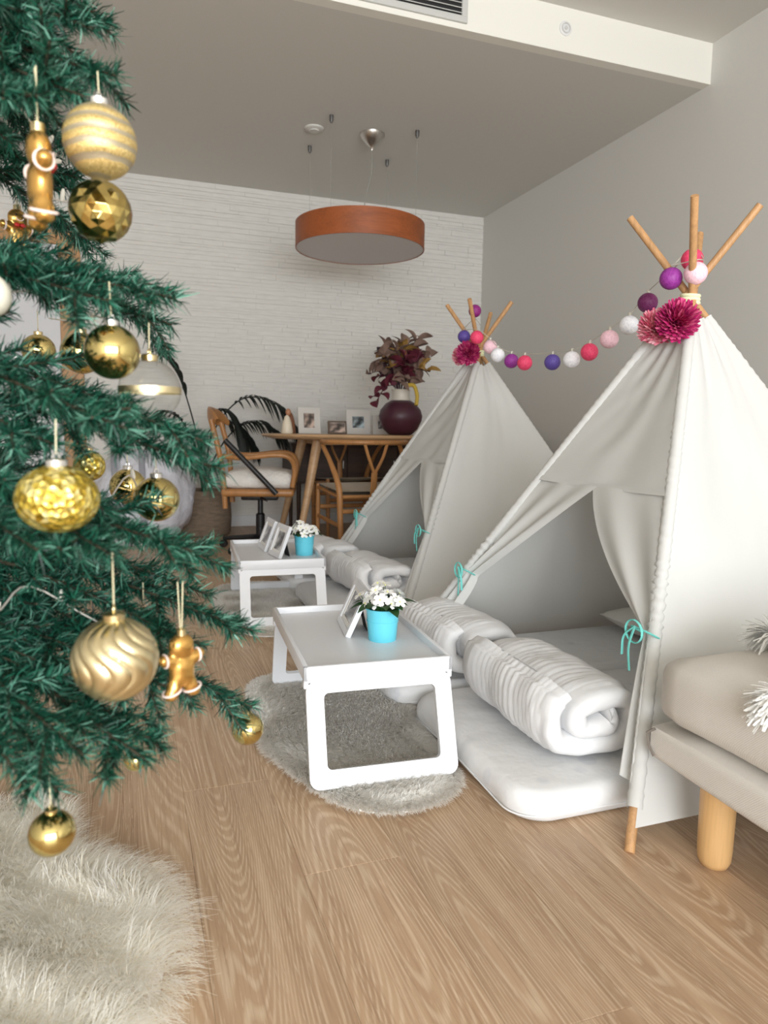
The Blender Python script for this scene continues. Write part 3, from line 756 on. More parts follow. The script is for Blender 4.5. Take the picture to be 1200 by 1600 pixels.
def flower5(c, nrm, r, rs):
    n = Vector(nrm).normalized(); a = n.cross(Vector((0.2, 0.9, 0.3))).normalized(); b = n.cross(a); m = MB(); k = 5; o = rs.random() * 6
    for i in range(k):
        t = o + 2 * PI * i / k; d = a * math.cos(t) + b * math.sin(t); s = n.cross(d)
        vs = [Vector(c), Vector(c) + d * r * 0.45 + s * r * 0.33 + n * r * 0.12, Vector(c) + d * r * 0.85 + s * r * 0.36 + n * r * 0.14, Vector(c) + d * r * 1.05 + n * r * 0.02,
              Vector(c) + d * r * 0.85 - s * r * 0.36 + n * r * 0.14, Vector(c) + d * r * 0.45 - s * r * 0.33 + n * r * 0.12, Vector(c) + d * r * 0.6 + n * r * 0.2]
        m.add(vs, [(0, 1, 6), (1, 2, 6), (2, 3, 6), (3, 4, 6), (4, 5, 6), (5, 0, 6)])
    return m
def flower_pot(label, loc, seed):
    rs = random.Random(seed); t = thing('potted_flowers', label, 'potted plant', loc, rs.random(), 'turquoise flower pots on the tray tables')
    pot = MB().lathe([(0.0365, 0), (0.0372, 0.002), (0.041, 0.050), (0.0425, 0.0505), (0.0425, 0.053), (0.0412, 0.0535), (0.0438, 0.082), (0.0465, 0.083), (0.047, 0.086), (0.0445, 0.087), (0.042, 0.07), (0.041, 0.068)], 40)
    obj('pot', pot, MAT['pot_blue'], t, local=True, angle=35)
    obj('soil', MB().lathe([(0.0415, 0.07), (0.02, 0.078), (0.002, 0.08)], 20), MAT['soil'], t, local=True)
    for i in range(16):
        a = i * 2.4; r = 0.015 + 0.02 * rs.random(); m = MB()
        big = i in (3, 8)
        leaf_mesh(m, (math.cos(a) * r, math.sin(a) * r, 0.08), (math.cos(a), math.sin(a), 0.35 + 0.5 * rs.random()), 0.06 + 0.02 * rs.random() + (0.022 if big else 0), 0.034, 0.35)
        obj('leaf', m, MAT['leaf'], t, local=True)
    st = MB()
    for i in range(24):
        a = i * 2.39996; rr = 0.062 * math.sqrt((i + 0.3) / 24); z = 0.132 - 0.4 * rr + 0.012 * rs.uniform(-1, 1) + (0.012 if i < 5 else 0)
        c = Vector((rr * math.cos(a), rr * math.sin(a), z)); nr = Vector((rr * math.cos(a) * 14, rr * math.sin(a) * 14, 0.7)) + Vector((rs.uniform(-.3, .3), rs.uniform(-.3, .3), 0))
        f = obj('blossom', flower5(c, nr, rs.uniform(0.017, 0.021), rs), MAT['jas'], t, local=True)
        obj('blossom_centre', MB().sphere(c + nr.normalized() * 0.0015, 0.0026, 8, 5), MAT['jasc'], f, local=True)
        st.tube([(c.x * 0.5, c.y * 0.5, 0.075), tuple(c)], 0.0011, 5)
    obj('stems', st, MAT['leaf'], t, local=True)
flower_pot('turquoise pot of white flowers on the nearer tray table', (0.617, 1.735, TZ), 4)
flower_pot('turquoise pot of white flowers on the farther tray table', (0.706, 3.03, TZ), 9)

# ------------------------------------------------------------------ rugs
def outline_poly(pts, n=12): return smoothpath([(x, y, 0) for x, y in pts] + [(pts[0][0], pts[0][1], 0)], n)
def inside(px, py, poly):
    c = np.zeros(px.shape, bool); j = len(poly) - 1
    for i in range(len(poly)):
        xi, yi, xj, yj = poly[i][0], poly[i][1], poly[j][0], poly[j][1]
        c ^= ((yi > py) != (yj > py)) & (px < (xj - xi) * (py - yi) / (yj - yi + 1e-12) + xi); j = i
    return c
def rug_base(poly, h, inset):
    n = len(poly) - 1; c = sum((p for p in poly[:-1]), Vector()) / n; m = MB(); vs = []; fs = []
    for s, z in ((0.955, 0.0005), (0.955, h * 0.4), (0.955 - inset, h), (0.5, h), (0.05, h)):
        for p in poly[:-1]: q = c + (p - c) * s; vs.append((q.x, q.y, z))
    for i in range(4):
        for j in range(n): fs.append((i * n + j, i * n + (j + 1) % n, (i + 1) * n + (j + 1) % n, (i + 1) * n + j))
    fs.append(tuple(4 * n + j for j in range(n))); return m.add(vs, fs), c
def strands(poly, count, length, width, base_z, seg, seed, lean=0.5, clump=0.0, swirl=8.0, curl=0.0, edge_boost=0.0):
    g = np.random.default_rng(seed); P = np.array([(p.x, p.y) for p in poly]); lo = P.min(0); hi = P.max(0)
    x = np.empty(0); y = np.empty(0)
    while len(x) < count:
        a = g.uniform(lo[0], hi[0], count); b = g.uniform(lo[1], hi[1], count); k = inside(a, b, P); x = np.r_[x, a[k]]; y = np.r_[y, b[k]]
    x, y = x[:count], y[:count]
    c = P.mean(0)
    ph = np.zeros(count); rg = np.random.default_rng(seed + 5)
    for i in range(5):
        kx, ky = rg.normal(0, swirl, 2); ph += np.sin(kx * x + ky * y + rg.uniform(0, 6)) * 1.1
    # direction: combed field, turning outwards near the edge
    dist = np.min(np.hypot(x[:, None] - P[None, ::2, 0], y[:, None] - P[None, ::2, 1]), axis=1)
    out = np.arctan2(y - c[1], x - c[0]); we = np.clip(1 - dist / (0.05 + edge_boost), 0, 1)
    dx = np.cos(ph) * (1 - we) + np.cos(out) * we * 1.3; dy = np.sin(ph) * (1 - we) + np.sin(out) * we * 1.3
    dx += g.normal(0, 0.28, count); dy += g.normal(0, 0.28, count); nn = np.hypot(dx, dy) + 1e-6; dx /= nn; dy /= nn
    tx, ty = x.copy(), y.copy()
    L = length * g.uniform(0.65, 1.1, count)
    if clump:                                           # strands lean together into locks
        nc = int(count / 26); ci = g.integers(0, count, nc); cs = 0.022
        gx = np.floor(x / cs).astype(int); gy = np.floor(y / cs).astype(int); key = (gx * 73856093) ^ (gy * 19349663)
        jx = (np.sin(key * 12.9898) * 43758.5453) % 1.0; jy = (np.sin(key * 78.233) * 12543.123) % 1.0
        ccx = (gx + jx) * cs; ccy = (gy + jy) * cs
        tx = x + (ccx - x) * clump; ty = y + (ccy - y) * clump
    ln = lean * g.uniform(0.6, 1.25, count); ln = np.clip(ln + we * 0.25, 0, 1.3)
    sx, sy = -dy, dx; vs = []; amp = curl * g.normal(0, 1, count); phs = g.uniform(0, 6, count)
    for i in range(seg + 1):
        f = i / seg
        bx = x + (tx - x) * f; by2 = y + (ty - y) * f
        hx = dx * L * np.sin(ln) * f ** 1.15 + sx * amp * np.sin(f * 5 + phs) * f; hy = dy * L * np.sin(ln) * f ** 1.15 + sy * amp * np.sin(f * 5 + phs) * f
        hz = L * np.cos(ln) * np.sin(f * PI * 0.62) / 0.93
        hz = hz * (1 - 0.55 * we * f)
        wd = width * (1 - 0.75 * f)
        vs.append(np.stack([np.stack([bx + hx - sx * wd, by2 + hy - sy * wd, base_z + hz], 1), np.stack([bx + hx + sx * wd, by2 + hy + sy * wd, base_z + hz], 1)], 1))
    A = np.stack(vs, 1).reshape(count, -1, 3); nv = A.shape[1]
    q = np.array([(2 * i, 2 * i + 1, 2 * i + 3, 2 * i + 2) for i in range(seg)])
    F = (np.arange(count)[:, None, None] * nv + q[None]).reshape(-1, 4)
    A[:, :, 2] = np.maximum(A[:, :, 2], 0.001)
    return A.reshape(-1, 3), F
MAT['rug'] = island('rug_pile', [(0.0, lin(236, 232, 224)), (0.5, lin(250, 248, 244)), (1.0, lin(254, 253, 251))], 0.8, 0.1, 0.45)
MAT['fur'] = island('fur_pile', [(0.0, lin(242, 234, 217)), (0.4, lin(251, 248, 239)), (1.0, lin(254, 253, 251))], 0.7, 0.15, 0.45)
MAT['rug_base'] = M('rug_base_white', lin(249, 246, 239), 0.95, bump=(90, 0.6, 0.01))
def rug(label, pts, h, count, length, width, mat, seed, group, lean, clump=0, seg=2, swirl=8, curl=0.0, name='fluffy_rug', boost=0.0):
    poly = outline_poly(pts); bm_, c = rug_base(poly, h, 0.04)
    t = thing(name, label, 'rug', (c.x, c.y, 0), 0, group)
    obj('rug_backing', bm_, MAT['rug_base'], t)
    v, f = strands(poly, count, length, width, h * 0.9, seg, seed, lean, clump, swirl, curl, boost)
    obj('pile', (v, f), MAT[mat], t, smooth=False, kind='stuff')
RG = 'white fluffy rugs under the tray tables'
rug('off-white fluffy rug under the nearer tray table', [(0.335, 1.56), (0.40, 1.40), (0.50, 1.325), (0.62, 1.335), (0.70, 1.41), (0.72, 1.55), (0.75, 1.80), (0.76, 2.05), (0.72, 2.19), (0.55, 2.23), (0.38, 2.22), (0.315, 2.12), (0.30, 1.9), (0.295, 1.7)], 0.012, 80000, 0.021, 0.0012, 'rug', 11, RG, 0.95, seg=2, swirl=7, clump=0.3)
rug('off-white fluffy rug under the farther tray table', [(0.36, 2.88), (0.42, 2.72), (0.55, 2.68), (0.68, 2.74), (0.74, 2.95), (0.76, 3.3), (0.70, 3.6), (0.52, 3.66), (0.38, 3.56), (0.33, 3.2)], 0.012, 42000, 0.021, 0.0016, 'rug', 12, RG, 0.95, seg=2, swirl=7, clump=0.3)
rug('long-haired cream fur rug on the floor under the Christmas tree', [(0.05, 1.12), (0.015, 1.23), (-0.05, 1.295), (-0.125, 1.37), (-0.135, 1.50), (-0.20, 1.58), (-0.32, 1.58), (-0.5, 1.60), (-0.72, 1.50), (-0.82, 1.2), (-0.78, 0.9), (-0.6, 0.66), (-0.35, 0.60), (-0.15, 0.68), (-0.03, 0.83), (0.03, 0.97)], 0.030, 52000, 0.062, 0.0008, 'fur', 21, None, 1.22, clump=0.8, seg=4, swirl=16, curl=0.006, name='fur_rug', boost=0.01)
# ------------------------------------------------------------------ sofa and tasselled cushion
def make_cord_mat():
    t = NT('beige_corduroy'); t.b.inputs['Roughness'].default_value = 0.95; t.b.inputs['Specular IOR Level'].default_value = 0.1
    wv = t.node('ShaderNodeTexWave'); wv.bands_direction = 'DIAGONAL'; t.link(t.coord('Object', (1, 1, 1)), wv.inputs['Vector']); wv.inputs['Scale'].default_value = 140; wv.inputs['Distortion'].default_value = 0.8
    n = t.noise(t.coord('Object', (380,) * 3), 1.0, 2)
    h = t.math('ADD', wv.outputs[1], n)
    t.col(t.ramp(h, [(0.5, lin(204, 199, 192)), (1.4, lin(218, 213, 206))])); t.bump(h, 0.2, 0.001); return t.m
MAT['corduroy'] = make_cord_mat()
MAT['beech'] = wood('beech', lin(214, 172, 118), 0.85, 2, 16, 0.4, 16)
sf = thing('sofa', 'beige corduroy sofa on round beech legs beside the nearer tent', 'sofa', (1.4, 0.2, 0))
SX0, SX1, SY0, SY1 = 0.965, 1.80, -0.85, 1.115
def puffy(x0, x1, y0, y1, z0, z1, r, seed, crown=0.03, n=30, ex=5.0, dx=0.0):
    m = MB(); c = Vector(((x0 + x1) / 2, (y0 + y1) / 2, (z0 + z1) / 2)); a, b, h = (x1 - x0) / 2, (y1 - y0) / 2, (z1 - z0) / 2
    bm = bmesh.new(); bmesh.ops.create_cube(bm, size=2.0)
    bmesh.ops.subdivide_edges(bm, edges=bm.edges[:], cuts=14, use_grid_fill=True)
    for v in bm.verts:
        p = Vector((v.co.x * a, v.co.y * b, v.co.z * h))
        q = Vector((max(-a + r, min(a - r, p.x)), max(-b + r, min(b - r, p.y)), max(-h + r, min(h - r, p.z))))
        d = p - q
        if d.length > 1e-6: p = q + d.normalized() * r
        if v.co.z > 0.2: p.z += crown * (1 - v.co.x ** 2) * (1 - v.co.y ** 4) * v.co.z
        p.x += dx * (v.co.z + 1) / 2
        p += Vector((1, 1, 1)) * 0.003 * nz((p.x * 5, p.y * 5, p.z * 5 + seed)); v.co = c + p
    bm.verts.index_update(); m.add([v.co for v in bm.verts], [[v.index for v in f.verts] for f in bm.faces]); bm.free(); return m
obj('sofa_base', puffy(SX0, SX1, SY0, SY1, 0.165, 0.245, 0.022, 2, 0), MAT['corduroy'], sf, angle=60)
obj('seat_cushion', puffy(SX0 + 0.012, SX1 - 0.12, 0.12, SY1 + 0.005, 0.243, 0.385, 0.045, 5, 0.03), MAT['corduroy'], sf, angle=60)
obj('seat_cushion', puffy(SX0 + 0.012, SX1 - 0.12, SY0 + 0.02, 0.115, 0.243, 0.385, 0.045, 7, 0.03), MAT['corduroy'], sf, angle=60)
obj('backrest', puffy(SX1 - 0.17, SX1, SY0, SY1 - 0.12, 0.243, 0.72, 0.06, 9, 0.0), MAT['corduroy'], sf, angle=60)
for x, y in ((1.03, 0.985), (1.70, 0.985), (1.03, -0.72), (1.70, -0.72)):
    obj('leg', MB().lathe([(0.012, 0), (0.025, 0.004), (0.030, 0.015), (0.0315, 0.04), (0.033, 0.17)], 28, (x, y, 0)), MAT['beech'], sf, angle=60)
sp = MB().tube([(SX0 + 0.004, SY1 - 0.02, 0.235), (SX0 - 0.003, SY1 - 0.006, 0.222), (SX0 - 0.003, SY1 - 0.012, 0.20), (SX0 + 0.004, SY1 - 0.02, 0.178)], 0.003, 5)
obj('corner_piping', sp, M('grey_piping', lin(120, 112, 104), 0.8), sf)
# cushion with shaggy tassels at its corners
MAT['tassel'] = island('tassel_yarn', [(0.0, lin(226, 224, 218)), (1.0, lin(252, 252, 250))], 0.85, 0.1)
CUZ = 0.4
ct = thing('tasselled_cushion', 'white cushion with shaggy yarn tassels lying on the sofa', 'cushion', (1.25, 0.775, CUZ), -0.785)
ct.rotation_euler = (0.16, 0, -0.785)
def cush(sgn):
    def g(u, v):
        a, b = 2 * u - 1, 2 * v - 1; e = max(0, 1 - abs(a) ** 3) * max(0, 1 - abs(b) ** 3)
        return Vector((a * 0.225, b * 0.127, 0.012 + (0.075 if sgn > 0 else -0.008) * e ** 0.5))
    return g
obj('cushion_cover', MB().grid(cush(1), 20, 20).grid(cush(-1), 20, 20), MAT['pillow'], ct, local=True, angle=80)
def tassel(c, d, n, L, seed):
    rs = random.Random(seed); vs = []; fs = []; d = Vector(d).normalized()
    for i in range(n):
        q = (d + Vector((rs.gauss(0, .55), rs.gauss(0, .55), rs.gauss(0, .5)))).normalized(); s = q.cross(Vector((rs.random(), rs.random(), 1))).normalized(); l = L * rs.uniform(0.6, 1.1); o = len(vs); p = Vector(c) + q * 0.004
        for k_ in range(4):
            f = k_ / 3; w = 0.0024 * (1 - 0.4 * f); pp = p + q * l * f - Vector((0, 0, 1)) * 0.018 * f * f + s * 0.004 * math.sin(f * 4 + i)
            vs += [pp - s * w, pp + s * w]
        fs += [(o + 2 * k_, o + 2 * k_ + 1, o + 2 * k_ + 3, o + 2 * k_ + 2) for k_ in range(3)]
    return MB().add(vs, fs)
for i, (a, b) in enumerate(((-1, -1), (-1, 1), (1, -1), (1, 1))):
    obj('tassel', tassel((a * 0.225, b * 0.127, 0.012), (a, b, -0.15), 230, 0.056, i), MAT['tassel'], ct, local=True)

# ------------------------------------------------------------------ dining table, chairs
MAT['walnut'] = wood('dark_walnut', lin(70, 46, 30), 0.6, 0, 10, 0.45, 20)
MAT['oak_table'] = wood('table_oak', lin(196, 158, 118), 0.8, 0, 10, 0.42, 20)
MAT['oak_chair'] = wood('chair_oak', lin(174, 122, 72), 0.8, 2, 20, 0.4, 14)
MAT['seat_cord'] = M('paper_cord', lin(206, 196, 180), 0.85, bump=((200, 30, 1), 0.4, 0.003))
TX0, TX1, TY0, TY1, TH = 0.84, 2.88, 4.34, 5.28, 0.775
dt = thing('dining_table', 'oval light oak dining table behind the tents', 'table', ((TX0 + TX1) / 2, (TY0 + TY1) / 2, 0))
def oval(k, z, n=72):
    a, b = (TX1 - TX0) / 2 * k, (TY1 - TY0) / 2 * k; cx, cy = (TX0 + TX1) / 2, (TY0 + TY1) / 2; pts = []
    a -= 0; ex = 0.62
    for i in range(n):
        t = 2 * PI * i / n; c, s = math.cos(t), math.sin(t)
        pts.append((cx + math.copysign(abs(c) ** ex, c) * a, cy + math.copysign(abs(s) ** ex, s) * b, z))
    return pts
tm = MB(); vs = []; fs = []; n = 72; rings = ((0.93, TH - 0.032), (0.99, TH - 0.018), (1.0, TH - 0.009), (0.995, TH - 0.002), (0.99, TH))
for k_, z in rings: vs += oval(k_, z)
for i in range(len(rings) - 1):
    for j in range(n): fs.append((i * n + j, i * n + (j + 1) % n, (i + 1) * n + (j + 1) % n, (i + 1) * n + j))
fs += [tuple(reversed(range(n))), tuple((len(rings) - 1) * n + j for j in range(n))]
obj('table_top', tm.add(vs, fs), MAT['oak_table'], dt, angle=50)
for sx in (-1, 1):
    for sy in (-1, 1):
        cx, cy = (TX0 + TX1) / 2, (TY0 + TY1) / 2
        obj('leg', MB().tube([(cx + sx * 0.86, cy + sy * 0.30, 0), (cx + sx * 0.70, cy + sy * 0.22, TH - 0.03)], [0.019, 0.034], 16), MAT['oak_table'], dt, angle=50)
obj('apron', MB().rbox((cx, cy, TH - 0.05), (1.36, 0.42, 0.035), 0.004, 1), MAT['oak_table'], dt, smooth=False)

def wishbone(label, loc, rotz):
    t = thing('wishbone_chair', label, 'chair', loc, rotz, 'wishbone chairs at the dining table')
    m = MAT['oak_chair']; H = 0.735
    # local: +y is the way the sitter faces, back legs at y=-0.22
    for s in (-1, 1):
        obj('back_leg', MB().tube(smoothpath([(s * 0.21, -0.225, 0), (s * 0.215, -0.21, 0.28), (s * 0.222, -0.20, 0.46), (s * 0.245, -0.11, 0.60), (s * 0.262, 0.0, 0.70), (s * 0.262, 0.03, H - 0.012)], 8), [0.0145 + 0.005 * math.sin(PI * min(1, i / 26)) for i in range(41)], 12), m, t, local=True)
        obj('front_leg', MB().tube([(s * 0.235, 0.22, 0), (s * 0.235, 0.215, 0.3), (s * 0.235, 0.21, 0.455)], [0.012, 0.0165, 0.014], 12), m, t, local=True)
        obj('side_stretcher', MB().tube([(s * 0.214, -0.21, 0.22), (s * 0.235, 0.215, 0.24)], 0.009, 8, flat=1.6), m, t, local=True)
        obj('seat_rail', MB().tube([(s * 0.22, -0.20, 0.40), (s * 0.235, 0.21, 0.43)], 0.012, 8), m, t, local=True)
    obj('front_stretcher', MB().tube([(-0.235, 0.215, 0.3), (0.235, 0.215, 0.3)], 0.009, 8, flat=1.6), m, t, local=True)
    obj('back_stretcher', MB().tube([(-0.215, -0.205, 0.31), (0.215, -0.205, 0.31)], 0.009, 8, flat=1.6), m, t, local=True)
    obj('back_seat_rail', MB().tube([(-0.215, -0.2, 0.40), (0.215, -0.2, 0.40)], 0.012, 8), m, t, local=True)
    arc = [(0.275 * math.cos(a) , -0.03 + 0.225 * math.sin(a) - 0.0, H) for a in [math.radians(10 - 200 * i / 30) for i in range(31)]]
    obj('top_rail', MB().tube(arc, 0.0155, 10), m, t, local=True)
    obj('splat', MB().tube(smoothpath([(0, -0.205, 0.40), (0, -0.225, 0.55)]), 0.013, 8, flat=1.6).tube(smoothpath([(0, -0.225, 0.54), (-0.045, -0.245, 0.64), (-0.075, -0.245, H)]), 0.010, 8).tube(smoothpath([(0, -0.225, 0.54), (0.045, -0.245, 0.64), (0.075, -0.245, H)]), 0.010, 8), m, t, local=True)
    seat = MB().grid(lambda u, v: Vector(((u - 0.5) * (0.44 + 0.04 * v), -0.205 + 0.42 * v, 0.432 + 0.025 * v - 0.03 * math.sin(PI * u) * math.sin(PI * v))), 14, 14)
    seat.grid(lambda u, v: Vector(((u - 0.5) * (0.44 + 0.04 * v), -0.205 + 0.42 * v, 0.395 + 0.025 * v)), 2, 2)
    obj('woven_seat', seat, MAT['seat_cord'], t, local=True, angle=80)
    return t
wishbone('wishbone chair on the near side of the dining table, its back towards the room', (1.40, 4.37, 0), 0.03)
wishbone('wishbone chair on the far side of the dining table, facing the room', (1.55, 5.17, 0), PI + 0.05)
wishbone('wishbone chair on the near side of the table, mostly behind the farther tent', (2.1, 4.37, 0), -0.05)

# bentwood swivel armchair at the table's end
sc_ = thing('swivel_armchair', 'bentwood swivel armchair with white seat cushion at the table end', 'chair', (0.80, 4.72, 0), -0.25)
m = MAT['oak_chair']                      # local: faces +x
def rail_fn(u, v):
    a = (u - 0.5) * 2; q = 2 * PI * v; hh = 0.020 + 0.026 * math.cos(a * PI / 2) ** 0.6
    th_ = 0.011; ce = Vector((-0.325 + 0.085 * a * a, 0.25 * a, 0.90 - 0.055 * a ** 4))
    return ce + Vector((th_ * math.cos(q), 0, hh * math.copysign(abs(math.sin(q)) ** 0.6, math.sin(q))))
obj('top_rail', MB().grid(rail_fn, 30, 16), m, sc_, local=True, angle=60)
for s in (-1, 1):
    obj('back_post', MB().tube(smoothpath([(-0.205, s * 0.19, 0.30), (-0.215, s * 0.2, 0.48), (-0.235, s * 0.225, 0.65), (-0.285, s * 0.215, 0.86)], 6), 0.0175, 10), m, sc_, local=True)
    obj('armrest', MB().tube(smoothpath([(-0.235, s * 0.225, 0.635), (-0.08, s * 0.275, 0.625), (0.10, s * 0.28, 0.645), (0.20, s * 0.265, 0.63), (0.235, s * 0.235, 0.56), (0.22, s * 0.22, 0.44)], 6), 0.016, 10), m, sc_, local=True)
obj('seat_frame', MB().rbox((0, 0, 0.40), (0.46, 0.44, 0.05), 0.02, 3), m, sc_, local=True)
obj('seat_cushion', puffy(-0.22, 0.23, -0.21, 0.21, 0.425, 0.525, 0.045, 3, 0.03), M('white_fleece', lin(226, 222, 216), 0.95, var=(14, 0.1), bump=(60, 0.8, 0.01)), sc_, local=True, angle=80)
obj('gas_column', MB().tube([(0, 0, 0.06), (0, 0, 0.24), (0, 0, 0.25), (0, 0, 0.38)], [0.03, 0.03, 0.018, 0.018], 14), MAT['black'], sc_, local=True)
obj('tilt_mechanism', MB().rbox((0, 0, 0.36), (0.24, 0.16, 0.04), 0.01, 2).tube([(0.0, -0.05, 0.36), (0.06, -0.24, 0.355)], 0.007, 8), MAT['black'], sc_, local=True)
for i in range(5):
    a = 2 * PI * i / 5 + 0.3; e = Vector((0.27 * math.cos(a), 0.27 * math.sin(a), 0.065))
    obj('base_arm', MB().tube([(0, 0, 0.085), e], [0.024, 0.014], 8), MAT['black'], sc_, local=True)
    obj('caster', MB().tube([e + V(-0.012 * math.sin(a), 0.012 * math.cos(a), -0.037), e + V(0.012 * math.sin(a), -0.012 * math.cos(a), -0.037)], 0.027, 14), MAT['black'], sc_, local=True)
rd = MB().tube([(0.545, 4.50, 0.735), (0.80, 4.40, 0.455), (0.845, 4.385, 0.405)], 0.017, 10)
tag(obj('black_pole', rd, MAT['black'], None, origin=(0.845, 4.385, 0.40)), 'short black tube leaning across the swivel armchair', 'pole')
cc = MB()
for k_ in range(3): cc.tube([(0.432 + (0.05 + 0.006 * k_) * math.cos(a), 4.80 + (0.05 + 0.006 * k_) * math.sin(a), 0.006 + 0.009 * k_) for a in [i * 2 * PI / 24 for i in range(25)]], 0.005, 6)
tag(obj('cable_coil', cc, MAT['black'], None, origin=(0.432, 4.8, 0)), 'small coil of black cable on the floor behind the farther tray table', 'cable')

# ------------------------------------------------------------------ sideboard and what stands on it
SZ = 0.70
sb = thing('sideboard', 'dark walnut sideboard on legs against the back wall', 'sideboard', (1.97, 5.67, 0))
obj('cabinet_body', MB().rbox((2.05, 5.67, 0.53), (1.74, 0.40, 0.30), 0.004, 1), MAT['walnut'], sb, smooth=False)
obj('cabinet_top', MB().rbox((2.05, 5.665, SZ - 0.0125), (1.76, 0.42, 0.025), 0.004, 1), MAT['walnut'], sb, smooth=False)
for i in range(4):
    x = 1.19 + (i + 0.5) * 0.43
    d_ = obj('door', MB().rbox((x, 5.464, 0.53), (0.42, 0.018, 0.27), 0.003, 1), MAT['walnut'], sb, smooth=False)
    obj('handle', MB().tube([(x + 0.18, 5.445, 0.50), (x + 0.18, 5.445, 0.56)], 0.005, 8), MAT['steel'], d_)
for x in (1.24, 2.86):
    for y in (5.52, 5.82): obj('leg', MB().tube([(x, y, 0), (x, y, 0.43)], [0.014, 0.02], 10), MAT['walnut'], sb)
SFG = 'picture frames on the dining table'; FZ = TH + 0.0005
clear = M('pale_frame', lin(206, 202, 196), 0.3)
photo_frame('pale photo frame with an upright colour picture, beside the figurine', (1.135, 5.06, FZ), (1.30, 5.07, FZ), 0.19, 0.15, 0.04, clear, PHOTO2, SFG, 0.002)
photo_frame('small low photo frame lying crosswise between two taller frames', (1.345, 5.02, FZ), (1.485, 5.02, FZ), 0.095, 0.2, 0.011, M('brown_frame', lin(92, 70, 52), 0.4), PHOTO2, SFG, 0.001)
photo_frame('pale photo frame with a dark picture, left of the small square one', (1.505, 5.09, FZ), (1.69, 5.09, FZ), 0.18, 0.15, 0.045, clear, PHOTO3, SFG, 0.002)
photo_frame('square pale photo frame tucked behind the burgundy vase', (1.715, 5.10, FZ), (1.875, 5.10, FZ), 0.145, 0.15, 0.04, clear, PHOTO, SFG, 0.002)
gx, gy = 1.045, 5.03
fg = thing('figurine', 'small white and brown figurine beside the photo frames', 'figurine', (gx, gy, FZ))
obj('robe', MB().lathe([(0.04, 0), (0.043, 0.01), (0.032, 0.072), (0.018, 0.117), (0.006, 0.13)], 16, (gx, gy, FZ)), M('cream_ceramic', lin(226, 214, 192), 0.4), fg)
obj('cloak', MB().lathe([(0.036, 0), (0.038, 0.01), (0.029, 0.09), (0.016, 0.135), (0.004, 0.15)], 14, (gx + 0.032, gy + 0.03, FZ)), M('brown_ceramic', lin(122, 78, 54), 0.5), fg)
obj('head', MB().sphere((gx + 0.01, gy + 0.005, FZ + 0.15), (0.02, 0.02, 0.026), 14, 10), M('tan_ceramic', lin(176, 124, 92), 0.5), fg)
vx, vy = 1.812, 4.78
vs_ = thing('vase', 'round burgundy vase with a white neck', 'vase', (vx, vy, FZ))
obj('vase_body', MB().lathe([(0.065, 0), (0.082, 0.004), (0.122, 0.042), (0.15, 0.1), (0.156, 0.135), (0.144, 0.178), (0.108, 0.222), (0.068, 0.246)], 40, (vx, vy, FZ)), M('burgundy_glaze', lin(70, 32, 47), 0.42), vs_, angle=60)
obj('vase_neck', MB().lathe([(0.07, 0.244), (0.062, 0.265), (0.062, 0.31), (0.072, 0.322), (0.067, 0.322), (0.054, 0.30)], 32, (vx, vy, FZ)), M('white_glaze', lin(206, 200, 188), 0.4), vs_, angle=60)
bq = thing('dried_bouquet', 'bouquet of dried burgundy, brown and mustard leaves in the round vase', 'bouquet', (vx, vy, FZ + 0.30))
LM = {'wine': M('leaf_wine', lin(92, 26, 44), 0.7, var=(30, 0.3)), 'taupe': M('leaf_taupe', lin(128, 104, 92), 0.8, var=(30, 0.2)), 'must': M('leaf_mustard', lin(160, 124, 62), 0.7, var=(30, 0.25)), 'plum': M('leaf_plum', lin(62, 32, 44), 0.7, var=(30, 0.3))}
def blob_leaf(L, Wd, fold, ex=1.0):
    m = MB(); leaf_mesh(m, (0, 0, 0), (1, 0, 0), L, Wd, 0.1, (0, 0, 1), fold); return m
lmesh = {k_: [mesh_from('leaf', blob_leaf(L, Wd, f)) for L, Wd, f in ((0.11, 0.08, 0.3), (0.085, 0.065, 0.5), (0.12, 0.05, 0.2))] for k_ in LM}
for k_ in LM:
    for q in lmesh[k_]: q.materials.append(LM[k_])
rs = random.Random(12); stm = MB()
tops = []
for i in range(17):
    a = i * 2.39996; r = 0.25 * math.sqrt((i + 0.5) / 17); z = 0.34 - 0.9 * r * (0.6 + 0.7 * rs.random()) + 0.05 * rs.random()
    tops.append(Vector((r * math.cos(a) * 0.95, r * math.sin(a) * 0.6, max(z, 0.0))))
tops += [V(0.13, 0, 0.40), V(0.22, -0.02, 0.26), V(-0.20, -0.06, -0.06), V(-0.25, 0, 0.12), V(-0.13, 0.0, 0.30), V(0.0, -0.03, 0.32), V(0.16, -0.05, 0.08), V(0.0, -0.1, 0.12), V(-0.1, -0.08, 0.08), V(0.09, -0.09, 0.16)]
for i, tp in enumerate(tops):
    b = Vector((tp.x * 0.15, tp.y * 0.15, 0.02)); mid = b.lerp(tp, 0.55) + V(0, 0, 0.06)
    pth = smoothpath([V(0, 0, -0.2), b, mid, tp], 5); stm.tube(pth, 0.003, 5)
    kind = rs.choice(['wine', 'taupe', 'taupe', 'taupe', 'must', 'plum', 'wine', 'taupe'])
    if tp.x > 0.1 and tp.z > 0.3: kind = 'taupe'
    for j in range(9):
        p = pth[-1 - j]; a = rs.random() * 6.28; o = bpy.data.objects.new('leaf', rs.choice(lmesh[kind])); COL.objects.link(o); o.parent = bq
        o.location = p; o.rotation_euler = (rs.uniform(-0.8, 0.8), rs.uniform(-1.2, 0.5), a)
obj('stems', stm, LM['plum'], bq, local=True)
obj('yellow_stem', MB().tube(smoothpath([(0.02, -0.07, 0.05), (0.06, -0.095, 0.045), (0.075, -0.12, -0.02), (0.065, -0.135, -0.09)]), 0.014, 8), M('yellow_stem', lin(190, 160, 60), 0.6), bq, local=True)

